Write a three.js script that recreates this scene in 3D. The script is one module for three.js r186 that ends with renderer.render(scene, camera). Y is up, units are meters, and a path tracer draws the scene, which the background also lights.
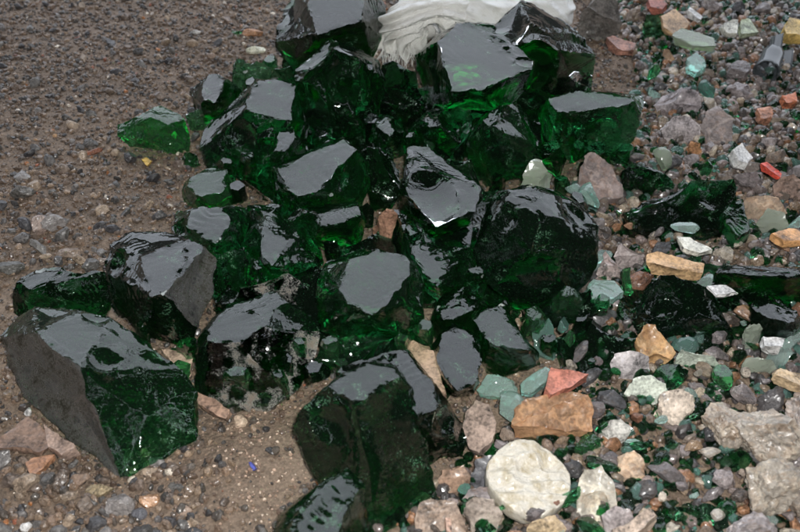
import * as THREE from 'three';
import { ConvexHull } from 'three/addons/math/ConvexHull.js';
import { mergeGeometries, toCreasedNormals } from 'three/addons/utils/BufferGeometryUtils.js';

// ---------------------------------------------------------------- camera, sky, flash, exposure
const PITCH = 41 * Math.PI / 180, VFOV = 35, CAM_H = 0.73, CAM_Z = 0.84;
const scene = new THREE.Scene();
const camera = new THREE.PerspectiveCamera(VFOV, 1024 / 681, 0.02, 200);
camera.position.set(0, CAM_H, CAM_Z);
camera.rotation.set(-PITCH, 0, 0);
camera.focus = 1.06;
camera.userData.fStop = 7;
const renderer = new THREE.WebGLRenderer({ antialias: true });
renderer.toneMapping = THREE.LinearToneMapping;
renderer.toneMappingExposure = 1.0;
renderer.shadowMap.enabled = true;
const SKY_L = 2.5;
{
  const W = 64, H = 32, d = new Float32Array(W * H * 4);
  for (let y = 0; y < H; y++) for (let x = 0; x < W; x++) {
    const el = ((y + 0.5) / H - 0.5) * Math.PI, v = el > 0 ? 0.72 + 0.28 * Math.sin(el) : 0.25, i = (y * W + x) * 4;
    d[i] = v * 0.92; d[i + 1] = v * 0.985; d[i + 2] = v * 1.1; d[i + 3] = 1;
  }
  const t = new THREE.DataTexture(d, W, H, THREE.RGBAFormat, THREE.FloatType);
  t.mapping = THREE.EquirectangularReflectionMapping; t.magFilter = THREE.LinearFilter; t.needsUpdate = true;
  scene.background = t; scene.environment = t; scene.backgroundIntensity = SKY_L; scene.environmentIntensity = SKY_L;
}
// the flash on the camera: its lit window, and the light just in front of it
const FLASH = new THREE.Vector3(0.035, CAM_H + 0.075, CAM_Z + 0.02);
{
  const g = new THREE.BoxGeometry(0.05, 0.028, 0.006);
  const m = new THREE.Mesh(g, new THREE.MeshStandardMaterial({ color: 0x999999, emissive: 0xffffff, emissiveIntensity: 6 }));
  m.name = 'flash_lamp'; m.position.copy(FLASH); m.rotation.x = -PITCH;
  m.userData = { label: 'small lit flash window above the camera lens', category: 'flash lamp' };
  scene.add(m);
  const l = new THREE.PointLight(new THREE.Color(1, 0.985, 0.965), 3.8, 0, 2);
  l.name = 'flash_light'; l.castShadow = true; l.shadow.radius = 1.1;
  l.position.copy(FLASH).add(new THREE.Vector3(0, -Math.sin(PITCH), -Math.cos(PITCH)).multiplyScalar(0.02));
  scene.add(l);
}

// ---------------------------------------------------------------- helpers
const V3 = (x, y, z) => new THREE.Vector3(x, y, z);
const FPX = 266 / Math.tan(VFOV * Math.PI / 360);
const CAM = V3(0, CAM_H, CAM_Z);
function rayAt(px, py) {
  const x = (px - 400) / FPX, y = -(py - 266) / FPX;
  return V3(x, y * Math.cos(PITCH) - Math.sin(PITCH), -y * Math.sin(PITCH) - Math.cos(PITCH)).normalize();
}
function at(px, py, h) { const r = rayAt(px, py); return CAM.clone().addScaledVector(r, (h - CAM_H) / r.y); }
function mmpx(p) { return p.clone().sub(CAM).dot(V3(0, -Math.sin(PITCH), -Math.cos(PITCH))) / FPX; }   // metres per pixel at a point
function toPx(p) {
  const q = p.clone().sub(CAM), zf = q.dot(V3(0, -Math.sin(PITCH), -Math.cos(PITCH))), yu = q.dot(V3(0, Math.cos(PITCH), -Math.sin(PITCH)));
  return [400 + FPX * q.x / zf, 266 - FPX * yu / zf];
}
function rng(seed) { let s = seed * 7919 + 13; return () => { s = (s + 0x6d2b79f5) | 0; let t = Math.imul(s ^ (s >>> 15), 1 | s); t = (t + Math.imul(t ^ (t >>> 7), 61 | t)) ^ t; return ((t ^ (t >>> 14)) >>> 0) / 4294967296; }; }
function hash(x, y, z) { let h = Math.imul(x, 374761393) ^ Math.imul(y, 668265263) ^ Math.imul(z, 1274126177); h = Math.imul(h ^ (h >>> 13), 1274126177); h ^= h >>> 16; return (h >>> 0) / 2147483648 - 1; }
function noise(x, y, z) {
  const X = Math.floor(x), Y = Math.floor(y), Z = Math.floor(z); x -= X; y -= Y; z -= Z;
  const u = x * x * x * (x * (x * 6 - 15) + 10), v = y * y * y * (y * (y * 6 - 15) + 10), w = z * z * z * (z * (z * 6 - 15) + 10);
  const L = (a, b, t) => a + (b - a) * t;
  return L(L(L(hash(X, Y, Z), hash(X + 1, Y, Z), u), L(hash(X, Y + 1, Z), hash(X + 1, Y + 1, Z), u), v),
    L(L(hash(X, Y, Z + 1), hash(X + 1, Y, Z + 1), u), L(hash(X, Y + 1, Z + 1), hash(X + 1, Y + 1, Z + 1), u), v), w);
}
function fbm(x, y, z, o = 4) { let s = 0, a = 0.5; for (let i = 0; i < o; i++) { s += a * noise(x, y, z); x = x * 2.03 + 5.2; y = y * 2.03 + 1.7; z = z * 2.03 + 9.1; a *= 0.5; } return s; }
const lin = (c) => c <= 0.04045 ? c / 12.92 : ((c + 0.055) / 1.055) ** 2.4;
function col(hex, k = 1.25) { const c0 = parseInt(hex, 16), gy = ((c0 >> 16) + 2 * ((c0 >> 8) & 255) + (c0 & 255)) / 4, mixg = (v) => Math.round(v + (gy - v) * 0.22), c = (mixg(c0 >> 16) << 16) | (mixg((c0 >> 8) & 255) << 8) | mixg(c0 & 255); return new THREE.Color().setRGB(Math.min(0.85, lin((c >> 16) / 255) * k), Math.min(0.85, lin(((c >> 8) & 255) / 255) * k), Math.min(0.85, lin((c & 255) / 255) * k)); }
const names = {};
function numbered(n) { const k = names[n] = (names[n] ?? -1) + 1; return k ? n + '_' + String(k).padStart(3, '0') : n; }
function add(o, name, label, category, group, kind) {
  o.name = numbered(name);
  if (label) o.userData.label = label;
  if (category) o.userData.category = category;
  if (group) o.userData.group = group;
  if (kind) o.userData.kind = kind;
  o.castShadow = o.receiveShadow = true;
  scene.add(o); return o;
}
// textures that tile: noise on a torus-like lattice (periodic value noise)
function tileNoise(size, cells, seed) {
  const r = rng(seed), g = new Float32Array(cells * cells).map(() => r()), out = new Float32Array(size * size);
  for (let y = 0; y < size; y++) for (let x = 0; x < size; x++) {
    let fx = x / size * cells, fy = y / size * cells; const X = Math.floor(fx), Y = Math.floor(fy); fx -= X; fy -= Y;
    fx = fx * fx * (3 - 2 * fx); fy = fy * fy * (3 - 2 * fy);
    const a = g[Y * cells + X], b = g[Y * cells + (X + 1) % cells], c = g[((Y + 1) % cells) * cells + X], d = g[((Y + 1) % cells) * cells + (X + 1) % cells];
    out[y * size + x] = a + (b - a) * fx + (c - a) * fy + (a - b - c + d) * fx * fy;
  }
  return out;
}
function tileFbm(size, cells, oct, seed) {
  const out = new Float32Array(size * size); let a = 0.5, tot = 0;
  for (let o = 0; o < oct && cells <= size; o++, cells *= 2, a *= 0.55) { const n = tileNoise(size, cells, seed + o * 17); for (let i = 0; i < out.length; i++) out[i] += n[i] * a; tot += a; }
  return out.map((v) => v / tot);
}
function tex(size, f, srgb = false) {
  const d = new Uint8Array(size * size * 4);
  for (let i = 0; i < size * size; i++) { const c = f(i); for (let k = 0; k < 3; k++) d[i * 4 + k] = Math.max(0, Math.min(255, Math.round((Array.isArray(c) ? c[k] : c) * 255))); d[i * 4 + 3] = 255; }
  const t = new THREE.DataTexture(d, size, size); t.wrapS = t.wrapT = THREE.RepeatWrapping; t.magFilter = THREE.LinearFilter; t.minFilter = THREE.LinearMipmapLinearFilter; t.generateMipmaps = true;
  if (srgb) t.colorSpace = THREE.SRGBColorSpace;
  t.needsUpdate = true; return t;
}
const sst = (a, b, x) => { x = Math.max(0, Math.min(1, (x - a) / (b - a))); return x * x * (3 - 2 * x); };

// ---------------------------------------------------------------- textures and materials
const N1 = tileFbm(512, 8, 6, 1), N2 = tileFbm(512, 16, 5, 40), N3 = tileFbm(512, 64, 3, 90), N4 = tileFbm(512, 4, 7, 200);
const stoneMap = tex(512, (i) => { const v = 0.62 + 1.05 * (N1[i] - 0.5) + 0.85 * (N3[i] - 0.5) + 0.55 * (N2[i] - 0.5); return [v * 1.02, v, v * 0.97]; });
const stoneBump = tex(512, (i) => 0.5 + 0.5 * (N2[i] - 0.5) + 0.7 * (N3[i] - 0.5));
const veinMap = tex(512, (i) => { const v = 0.55 + 0.9 * (N1[i] - 0.5) + 0.4 * (N3[i] - 0.5), w = 1 - sst(0, 0.05, Math.abs(N4[i] - 0.5)), o = sst(0.52, 0.62, N2[i]); return [v + w * 0.3 + o * 0.03, v + w * 0.29 - o * 0.02, v + w * 0.26 - o * 0.06]; });
const sandMap = tex(1024, (() => { const a = tileFbm(1024, 6, 8, 300), b = tileFbm(1024, 256, 2, 330), c = tileFbm(1024, 128, 3, 350); return (i) => { const v = 0.66 + 0.5 * (a[i] - 0.5) + 0.55 * (b[i] - 0.5) + 0.4 * (c[i] - 0.5), s = b[i] > 0.86 ? 0.3 : 0; return [v + s, v * 0.98 + s, v * 0.96 + s]; }; })());
const sandBump = tex(1024, (() => { const a = tileFbm(1024, 128, 4, 410), b = tileFbm(1024, 24, 4, 440); return (i) => 0.5 + 0.8 * (a[i] - 0.5) + 0.6 * (b[i] - 0.5); })());
// dust on the glass: transmission falls and the surface dulls where grains and mud lie
const D1 = tileFbm(512, 10, 6, 501), D2 = tileFbm(512, 128, 2, 530);
const lightDust = (i) => Math.min(1, 0.8 * sst(0.66, 0.78, D1[i]) * sst(0.55, 0.75, D2[i]) + 0.8 * sst(0.86, 0.92, D2[i]));
const streak = (i) => N3[Math.floor((i >> 9) / 9) * 512 + (i & 511)] * 0.6 + N2[Math.floor((i >> 9) / 4) * 512 + (i & 511)] * 0.4;
const heavyDust = (i) => Math.min(1, 0.08 + 0.5 * sst(0.42, 0.66, D1[i] * 0.6 + D2[i] * 0.42) + 0.2 * sst(0.38, 0.66, streak(i)) + 0.15 * sst(0.35, 0.65, N2[i]) + 0.2 * sst(0.8, 0.9, D2[i]));
const dustTex = (f, top, lo, hi, dustCol) => ({
  transmissionMap: tex(512, (i) => 1 - top * f(i)), roughnessMap: tex(512, (i) => lo + (hi - lo) * f(i)),
  map: tex(512, (i) => { const k = f(i); return [1 - k * (1 - dustCol[0]), 1 - k * (1 - dustCol[1]), 1 - k * (1 - dustCol[2])]; }, true),
});
// splintery patches where the fracture surface is not clean
const hackle = tex(512, (i) => { const x = i & 511, y = i >> 9, m = sst(0.53, 0.66, N1[i]), j = ((Math.floor(y / 2) + 90) % 512) * 512 + ((x * 2) & 511); return 0.5 + 0.42 * m * (N2[j] - 0.5 + 0.9 * (N3[i] - 0.5)); });
const GLASS = { ior: 1.52, thickness: 0.05, metalness: 0, specularIntensity: 1, attenuationColor: new THREE.Color().setRGB(0.05, 0.43, 0.16), attenuationDistance: 0.055 };
const glassMat = new THREE.MeshPhysicalMaterial({ name: 'green_glass', color: new THREE.Color().setRGB(0.3, 0.72, 0.42), roughness: 1, transmission: 0.994, bumpMap: hackle, bumpScale: 0.0007, ...GLASS, ...dustTex(lightDust, 0.7, 0.015, 0.6, [0.36, 0.34, 0.32]) });
const dustyMat = new THREE.MeshPhysicalMaterial({ name: 'dusty_glass', color: 0xffffff, roughness: 1, transmission: 1, ...GLASS, specularIntensity: 0.45, ...dustTex(heavyDust, 0.5, 0.04, 0.6, [0.16, 0.155, 0.11]) });
const mossMat = new THREE.MeshPhysicalMaterial({ name: 'muddy_glass', color: new THREE.Color().setRGB(0.93, 0.95, 0.92), roughness: 1, transmission: 1, bumpMap: hackle, bumpScale: 0.0005, ...GLASS, ...dustTex((i) => Math.min(1, 0.7 * sst(0.52, 0.78, D1[i] * 0.8 + D2[i] * 0.22)), 0.8, 0.03, 0.9, [0.43, 0.345, 0.28]) });
const frostMat = new THREE.MeshPhysicalMaterial({ name: 'crushed_glass', color: new THREE.Color().setRGB(0.5, 0.55, 0.53), roughness: 0.5, transmission: 0.45, ...GLASS });
const blackMat = new THREE.MeshPhysicalMaterial().copy(glassMat); blackMat.name = 'black_green_glass'; blackMat.attenuationDistance = 0.010;
const glassMats = [0.036, 0.058, 0.1].map((d, i) => { const m = new THREE.MeshPhysicalMaterial().copy(glassMat); m.name = 'green_glass'; m.attenuationDistance = d; m.transmission = [0.995, 0.993, 0.992][i]; return m; });
const brightGreen = new THREE.MeshPhysicalMaterial({ name: 'bright_green_glass', color: new THREE.Color().setRGB(0.22, 0.66, 0.3), roughness: 0.02, transmission: 0.95, bumpMap: hackle, bumpScale: 0.001, ...GLASS, attenuationColor: new THREE.Color().setRGB(0.2, 0.7, 0.3), attenuationDistance: 0.05 });
const clearGreen = new THREE.MeshPhysicalMaterial({ name: 'clear_green_glass', color: new THREE.Color().setRGB(0.4, 0.85, 0.5), roughness: 0.02, transmission: 0.97, bumpMap: hackle, bumpScale: 0.0006, ...GLASS, attenuationColor: new THREE.Color().setRGB(0.12, 0.62, 0.25), attenuationDistance: 0.03 });
const aquaMat = new THREE.MeshPhysicalMaterial({ name: 'aqua_glass', color: new THREE.Color().setRGB(0.72, 0.88, 0.83), roughness: 0.07, transmission: 0.78, ior: 1.5, thickness: 0.02, attenuationColor: new THREE.Color().setRGB(0.5, 0.82, 0.74), attenuationDistance: 0.03 });
const tealMat = new THREE.MeshPhysicalMaterial({ name: 'teal_glass', color: new THREE.Color().setRGB(0.45, 0.75, 0.66), roughness: 0.06, transmission: 0.85, ior: 1.5, thickness: 0.02, attenuationColor: new THREE.Color().setRGB(0.10, 0.48, 0.38), attenuationDistance: 0.014 });
const oliveMat = new THREE.MeshPhysicalMaterial({ name: 'pale_green_glass', color: 0xdfe8d8, roughness: 0.2, transmission: 0.7, ior: 1.5, thickness: 0.02, attenuationColor: new THREE.Color().setRGB(0.45, 0.6, 0.36), attenuationDistance: 0.015 });
const stoneMats = {};
function stoneMat(hex, k = 1.25, map = stoneMap, rough = 0.55) {
  const key = hex + k + map.id + rough;
  return stoneMats[key] ??= new THREE.MeshPhysicalMaterial({ name: 'stone', color: col(hex, k * 1.36), map, bumpMap: stoneBump, bumpScale: 0.0006, roughness: rough, clearcoat: 0.3, clearcoatRoughness: 0.24 });
}

// ---------------------------------------------------------------- broken lumps: hull through points of the outline and of the flat faces, fractured
// mesh = { p: Vector3[], t: [a, b, c, group][] }
function splitEdges(m, where, near) {
  const cut = new Map();
  const find = (a, b) => {
    const k = a < b ? a * 1e6 + b : b * 1e6 + a;
    if (!cut.has(k)) {
      const A = a < b ? a : b, B = a < b ? b : a, t = where(m.p[A], m.p[B]);
      if (t > 0) { m.p.push(m.p[A].clone().lerp(m.p[B], t)); cut.set(k, m.p.length - 1); } else cut.set(k, -1);
    }
    return cut.get(k);
  };
  const out = [];
  for (const tri of m.t) {
    const [a, b, c, g] = tri;
    if (near && !(near[a] || near[b] || near[c])) { out.push(tri); continue; }
    const ab = find(a, b), bc = find(b, c), ca = find(c, a), n = (ab >= 0) + (bc >= 0) + (ca >= 0);
    if (!n) { out.push([a, b, c, g]); continue; }
    if (n === 3) { out.push([a, ab, ca, g], [ab, b, bc, g], [ca, bc, c, g], [ab, bc, ca, g]); continue; }
    let [x, y, z, xy, yz, zx] = [a, b, c, ab, bc, ca];
    while (!(n === 1 ? xy >= 0 : zx < 0)) [x, y, z, xy, yz, zx] = [y, z, x, yz, zx, xy];
    if (n === 1) out.push([x, xy, z, g], [xy, y, z, g]);
    else out.push([xy, y, yz, g], [x, xy, yz, g], [x, yz, z, g]);
  }
  m.t = out;
}
function refine(m, len, max = 8) { for (let i = 0; i < max; i++) { const n = m.t.length; splitEdges(m, (a, b) => a.distanceTo(b) > len ? 0.5 : -1); if (m.t.length === n) break; } }
function triNormal(m, t) { return m.p[t[1]].clone().sub(m.p[t[0]]).cross(m.p[t[2]].clone().sub(m.p[t[0]])); }

const coarse = [];   // the unbroken hulls, to find where the heap is low
function lump(s) {
  const R = rng(s.seed), b = s.b ?? 0, H = s.H;
  // 1 points
  const facets = (s.f ?? []).map((f) => {
    const n = V3(Math.tan((f.t?.[1] ?? 0) * Math.PI / 180), 1, -Math.tan((f.t?.[0] ?? 0) * Math.PI / 180)).normalize();
    const c = f.p.reduce((q, p) => [q[0] + p[0] / f.p.length, q[1] + p[1] / f.p.length], [0, 0]), o = at(c[0], c[1], f.h ?? H), k = n.dot(o);
    return { n, k, pts: f.p.map(([x, y]) => { const r = rayAt(x, y); return CAM.clone().addScaledVector(r, (k - n.dot(CAM)) / n.dot(r)); }), f };
  });
  const ys = s.o.map((p) => p[1]), y0 = Math.min(...ys), y1 = Math.max(...ys);
  const below = (p) => { for (const f of facets) { const r = p.clone().sub(CAM).normalize(), d = f.n.dot(p) - f.k; if (d > -0.0015) p.addScaledVector(r, (-0.0025 - d) / f.n.dot(r)); } return p; };
  const free = [...s.o.map(([x, y, h]) => [x, y, h ?? b + (H - b) * 0.8 * Math.pow(1 - (y - y0) / (y1 - y0), 0.75)]), ...(s.k ?? [])].map(([x, y, h]) => below(at(x, y, h)));
  const top = [...facets.flatMap((f) => f.pts), ...free];
  const c = top.reduce((q, p) => q.add(p), V3(0, 0, 0)).multiplyScalar(1 / top.length);
  const floor = s.floor ?? (b - 0.012), pts = [...top];
  for (const p of free) pts.push(V3(c.x + (p.x - c.x) * 0.72, Math.min(floor, p.y - 0.004), c.z + (p.z - c.z) * 0.72));
  // 2 hull
  const hull = new ConvexHull().setFromPoints(pts), id = new Map(), m = { p: [], t: [] };
  const index = (p) => { if (!id.has(p)) { id.set(p, m.p.length); m.p.push(p.clone()); } return id.get(p); };
  for (const f of hull.faces) { const e = f.edge, q = [e.head().point, e.next.head().point, e.next.next.head().point]; m.t.push([index(q[0]), index(q[1]), index(q[2]), -1]); }
  // 3 groups: flat faces first, then like-facing neighbours
  const N = m.t.map((t) => triNormal(m, t)), area = N.map((n) => n.length());
  N.forEach((n) => n.normalize());
  facets.forEach((f, k) => m.t.forEach((t) => { if ([0, 1, 2].every((i) => Math.abs(f.n.dot(m.p[t[i]]) - f.k) < 4e-4)) t[3] = k; }));
  let next = facets.length; const flat = facets.length;
  const order = m.t.map((_, i) => i).sort((x, y) => area[y] - area[x]);
  const share = (x, y) => [0, 1, 2].filter((i) => [0, 1, 2].some((j) => m.t[x][i] === m.t[y][j])).length === 2;
  for (const i of order) if (m.t[i][3] < 0) {
    const g = next++, todo = [i]; m.t[i][3] = g;
    while (todo.length) { const x = todo.pop(); for (const y of order) if (m.t[y][3] < 0 && N[y].dot(N[i]) > (s.merge ?? 0.93) && share(x, y)) { m.t[y][3] = g; todo.push(y); } }
  }
  const hit = (px, py) => {
    const ray = new THREE.Ray(CAM, rayAt(px, py)), q = V3(0, 0, 0); let best = null;
    m.t.forEach((t) => { if (ray.intersectTriangle(m.p[t[0]], m.p[t[1]], m.p[t[2]], true, q)) { const d = q.distanceTo(CAM); if (!best || d < best.d) best = { d, p: q.clone(), g: t[3], n: triNormal(m, t).normalize() }; } });
    return best;
  };
  const dull = new Set(); for (const [x, y] of s.dust ?? []) { const h = hit(x, y); if (h) dull.add(h.g); }
  const plain = new Set(Array.from({ length: flat }, (_, i) => i)); for (const [x, y] of s.smooth ?? []) { const h = hit(x, y); if (h) plain.add(h.g); }
  const size = Math.max(0.02, Math.cbrt(area.reduce((x, y) => x + y, 0) / 2) ** 1.5);
  // 4 bites
  const wides = new Set();
  const bites = (s.bite ?? []).map(([x, y, r, d]) => { const h = hit(x, y); return h && { c: h.p.clone().addScaledVector(h.n, r - d), r }; }).filter(Boolean);
  for (let tries = 0, n = (s.bites ?? 3) + 3; tries < 90 && n > 0; tries++) {
    const t = m.t[Math.floor(R() * m.t.length)], e = m.p[t[0]].clone().lerp(m.p[t[1]], 0.15 + 0.7 * R()), n0 = triNormal(m, t).normalize(), out = e.clone().sub(c).normalize().add(n0.multiplyScalar(0.3)).normalize();
    const wide = R() < 0.3, r = size * (wide ? 1.1 + 1.6 * R() : 0.16 + 0.55 * R()), d = Math.min(size * (0.025 + (wide ? 0.025 : 0.07) * R()), r * 0.45), reach = Math.sqrt(2 * r * d);
    if (e.y < b || out.dot(e.clone().sub(CAM).normalize()) > 0.35) continue;
    if (facets.some((f) => { const q = f.pts.reduce((x, p) => x.add(p), V3(0, 0, 0)).multiplyScalar(1 / f.pts.length); return q.distanceTo(e) < (wide ? 0.5 : 0.75) * reach + (wide ? 0.25 : 0.3) * Math.max(...f.pts.map((p) => p.distanceTo(q))); })) continue;
    if (wide) wides.add(bites.length); bites.push({ c: e.clone().addScaledVector(out, r - d), r }); n--;
  }
  const frost = new Set(), frosted = new Set();
  if (!s.plainEdge) for (let tries = 0, n = s.chips ?? 5; tries < 80 && n > 0; tries++) {
    const i = Math.floor(R() * m.t.length), t = m.t[i], mate = m.t.findIndex((q, j) => j !== i && q[3] !== t[3] && [0, 1].every((k) => q.slice(0, 3).includes(t[k])));
    const e = m.p[t[0]].clone().lerp(m.p[t[1]], R());
    if (mate < 0 || e.y < b + 0.01) continue;
    const out = triNormal(m, t).normalize().add(triNormal(m, m.t[mate]).normalize()); if (out.length() < 0.3) continue; out.normalize();
    if (out.dot(e.clone().sub(CAM).normalize()) > 0.5) continue;
    const along = m.p[t[1]].clone().sub(m.p[t[0]]).normalize(), white = R() < 0.1, run = 2 + Math.floor(R() * 4); let w = 0;
    for (let k = 0; k < run; k++) { const r = 0.0022 + 0.0055 * R() * R() + (k ? 0 : 0.003 * R()), d = r * (0.2 + 0.3 * R()), q = e.clone().addScaledVector(along, w).addScaledVector(out, r - d); w += r * (0.5 + 0.7 * R()); if (white && R() < 0.75) frosted.add(bites.length); bites.push({ c: q, r }); }
    n--;
  }
  coarse.push({ label: s.label, tris: m.t.map((t) => [m.p[t[0]].clone(), m.p[t[1]].clone(), m.p[t[2]].clone()]) });
  for (const [x, y, r, d] of s.frost ?? []) for (let k = 0; k < 3; k++) { const h = hit(x + 5 * (R() - 0.5), y + 4 * (R() - 0.5)), q = r * (0.6 + 0.7 * R()); if (h) { frosted.add(bites.length); bites.push({ c: h.p.clone().addScaledVector(h.n, q - d * (0.5 + R())), r: q }); } }
  const L = s.len ?? 2.25 * mmpx(c);
  refine(m, L * 2.2);
  for (const [bi, q] of bites.entries()) {
    const nearR = q.r + L * 5, near = m.p.map((p) => Math.abs(p.x - q.c.x) < nearR && Math.abs(p.y - q.c.y) < nearR && Math.abs(p.z - q.c.z) < nearR && p.distanceTo(q.c) < nearR);
    splitEdges(m, (A, B) => { const da = A.distanceTo(q.c) - q.r, db = B.distanceTo(q.c) - q.r; if (Math.abs(da) < 2e-4 || Math.abs(db) < 2e-4 || da * db >= 0) return -1; return da / (da - db); }, near);
    const g = next++, out = m.p.map((p, i) => i < near.length && !near[i] ? 9 : p.distanceTo(q.c)), k = V3(0, 0, 0); let any = false; if (frosted.has(bi)) frost.add(g); if (wides.has(bi)) plain.add(g);
    for (const t of m.t) { if (out[t[0]] >= q.r + 3e-4 || out[t[1]] >= q.r + 3e-4 || out[t[2]] >= q.r + 3e-4) continue; k.copy(m.p[t[0]]).add(m.p[t[1]]).add(m.p[t[2]]).multiplyScalar(1 / 3); if (k.distanceTo(q.c) < q.r) { if (!dull.has(t[3]) || frosted.has(bi)) t[3] = g; any = true; } }
    if (any) m.p.forEach((p, i) => { const d = out[i]; if (d < q.r) p.sub(q.c).multiplyScalar(q.r / Math.max(d, q.r * 0.3)).add(q.c); });
  }
  refine(m, L);
  // 5 distance from each vertex to the nearest edge between faces
  const P = m.p, nv = P.length, first = new Int32Array(nv).fill(-1), dist = new Float32Array(nv).fill(9), adj = Array.from({ length: nv }, () => []);
  for (const t of m.t) for (let i = 0; i < 3; i++) { const v = t[i]; if (first[v] < 0) first[v] = t[3]; else if (first[v] !== t[3]) dist[v] = 0; adj[v].push(t[(i + 1) % 3]); }
  let front = []; for (let v = 0; v < nv; v++) if (dist[v] === 0) front.push(v);
  while (front.length) { const nx = []; for (const v of front) for (const w of adj[v]) { const d = dist[v] + P[v].distanceTo(P[w]); if (d < dist[w] - 1e-6) { dist[w] = d; nx.push(w); } } front = nx; }
  // 6 fracture relief of each face
  const gn = Array.from({ length: next }, () => V3(0, 0, 0)), gp = Array.from({ length: next }, () => []);
  for (const t of m.t) { gn[t[3]].add(triNormal(m, t)); gp[t[3]].push(t[0]); }
  const face = gn.map((n, g) => {
    n.normalize(); const any = gp[g].filter((v) => dist[v] === 0), o = any.length ? P[any[Math.floor(R() * any.length)]].clone() : c.clone(), span = gp[g].reduce((x, v) => Math.max(x, P[v].distanceTo(o)), 0.01);
    const u = V3(0.31, 0.77, 0.55).cross(n).normalize(), w = n.clone().cross(u), f = facets[g]?.f;
    const soft = plain.has(g) || R() < 0.2, big = (0.55 + 1.1 * R()) * (frost.has(g) ? 1.6 : 1);
    return { n, o, u, w, soft, bowl: f?.bowl ?? (g < flat ? 0.0004 : (R() < 0.65 ? 1 : -0.7) * span * (0.02 + 0.07 * R())), amp: (f?.amp ?? (soft ? 0.00006 : 0.00026 * big * (s.rip ?? 1))), lam: 0.005 + 0.009 * R(), hack: soft ? 0.00003 : 0.0003 * big * (s.rip ?? 1), wave: g < flat ? (f?.wave ?? 0.00022) : 0.0009, span };
  });
  const moved = P.map((p) => p.clone()), sd = s.seed * 3.7;
  for (let v = 0; v < nv; v++) {
    const g0 = first[v], p = P[v], F = face[g0], d = dist[v], q = moved[v], near = Math.exp(-d / 0.0035) * (s.chip ?? 1);
    q.x += near * (0.0026 * noise(p.x * 48 + sd, p.y * 48, p.z * 48) + 0.0016 * noise(p.x * 110 + sd, p.y * 110, p.z * 110) + 0.0006 * noise(p.x * 310, p.y * 310 + sd, p.z * 310));
    q.y += near * (0.0018 * noise(p.x * 48, p.y * 48 + 31 + sd, p.z * 48) + 0.0011 * noise(p.x * 110, p.y * 110 + 31 + sd, p.z * 110) + 0.0006 * noise(p.x * 310, p.y * 310, p.z * 310 + 7 + sd));
    q.z += near * (0.0026 * noise(p.x * 48, p.y * 48, p.z * 48 + 57 + sd) + 0.0016 * noise(p.x * 110, p.y * 110, p.z * 110 + 57 + sd) + 0.0006 * noise(p.x * 310 + 3 + sd, p.y * 310, p.z * 310));
    if (d > 0 && F) {
      const rel = p.clone().sub(F.o), a = rel.dot(F.u), e = rel.dot(F.w), r = Math.hypot(a, e), th = Math.atan2(e, a), k = 1 - Math.exp(-d / 0.006);
      let z = -F.bowl * (1 - Math.exp(-d / (0.25 * F.span)));
      z += F.wave * noise(a * 26 + sd, e * 26, 3.3 + first[v]);
      z += F.amp * Math.sin(r / F.lam * 6.283 + 5 * noise(a * 30, e * 30, sd) + 2 * noise(a * 90, e * 90, sd)) * (0.12 + 0.88 * sst(-0.1, 0.6, noise(a * 22, e * 22, sd + 9)));
      z += F.hack * (noise(th * 9, r * 45, sd + first[v]) + 0.6 * noise(th * 23, r * 70, sd + 4));
      if (g0 < flat || face[first[v]].soft) z += (g0 < flat ? 1 : 0.4) * (s.feather ?? 1) * 0.0011 * Math.exp(-d / 0.006) * (noise(th * 11, r * 28, sd + 2) + 0.5 * noise(th * 25, r * 40, sd + 6));
      if (s.grit) z += s.grit * fbm(p.x * 160, p.y * 160, p.z * 160, 3);
      q.addScaledVector(F.n, z * k);
    }
  }
  // 7 one vertex per face and point, smooth inside a face, sharp between faces
  const base = V3(c.x, floor < 0 ? 0 : floor, c.z), pos = [], uv = [], idx = [[], [], []], map = new Map();
  for (const t of m.t) {
    const set = idx[frost.has(t[3]) ? 2 : dull.has(t[3]) ? 1 : 0], F = face[t[3]];
    for (let i = 0; i < 3; i++) {
      const key = t[i] * 256 + t[3]; let k = map.get(key);
      if (k === undefined) { k = pos.length / 3; map.set(key, k); const p = moved[t[i]], rel = P[t[i]]; pos.push(p.x - base.x, p.y - base.y, p.z - base.z); uv.push(rel.dot(F.u) * 7 + t[3] * 0.37, rel.dot(F.w) * 7 + s.seed * 0.13); }
      set.push(k);
    }
  }
  const g = new THREE.BufferGeometry();
  g.setAttribute('position', new THREE.Float32BufferAttribute(pos, 3)); g.setAttribute('uv', new THREE.Float32BufferAttribute(uv, 2));
  g.setIndex(new THREE.BufferAttribute(new Uint32Array(idx.flat()), 1));
  const mats = []; let from = 0;
  idx.forEach((l, k) => { if (l.length) { g.addGroup(from, l.length, mats.length); mats.push([s.mat ?? glassMat, s.dustMat ?? dustyMat, frostMat][k]); from += l.length; } });
  g.computeVertexNormals();
  const mesh = new THREE.Mesh(g, mats.length > 1 ? mats : mats[0]); mesh.position.copy(base);
  return mesh;
}
let lumps = 0;
function chunk(label, s) { s.label = label; s.seed ??= ++lumps + 100; s.mat ??= glassMats[s.clear ?? s.seed % 3]; return add(lump(s), s.name ?? 'glass_chunk', label, s.cat ?? 'glass chunk', s.group); }

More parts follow.
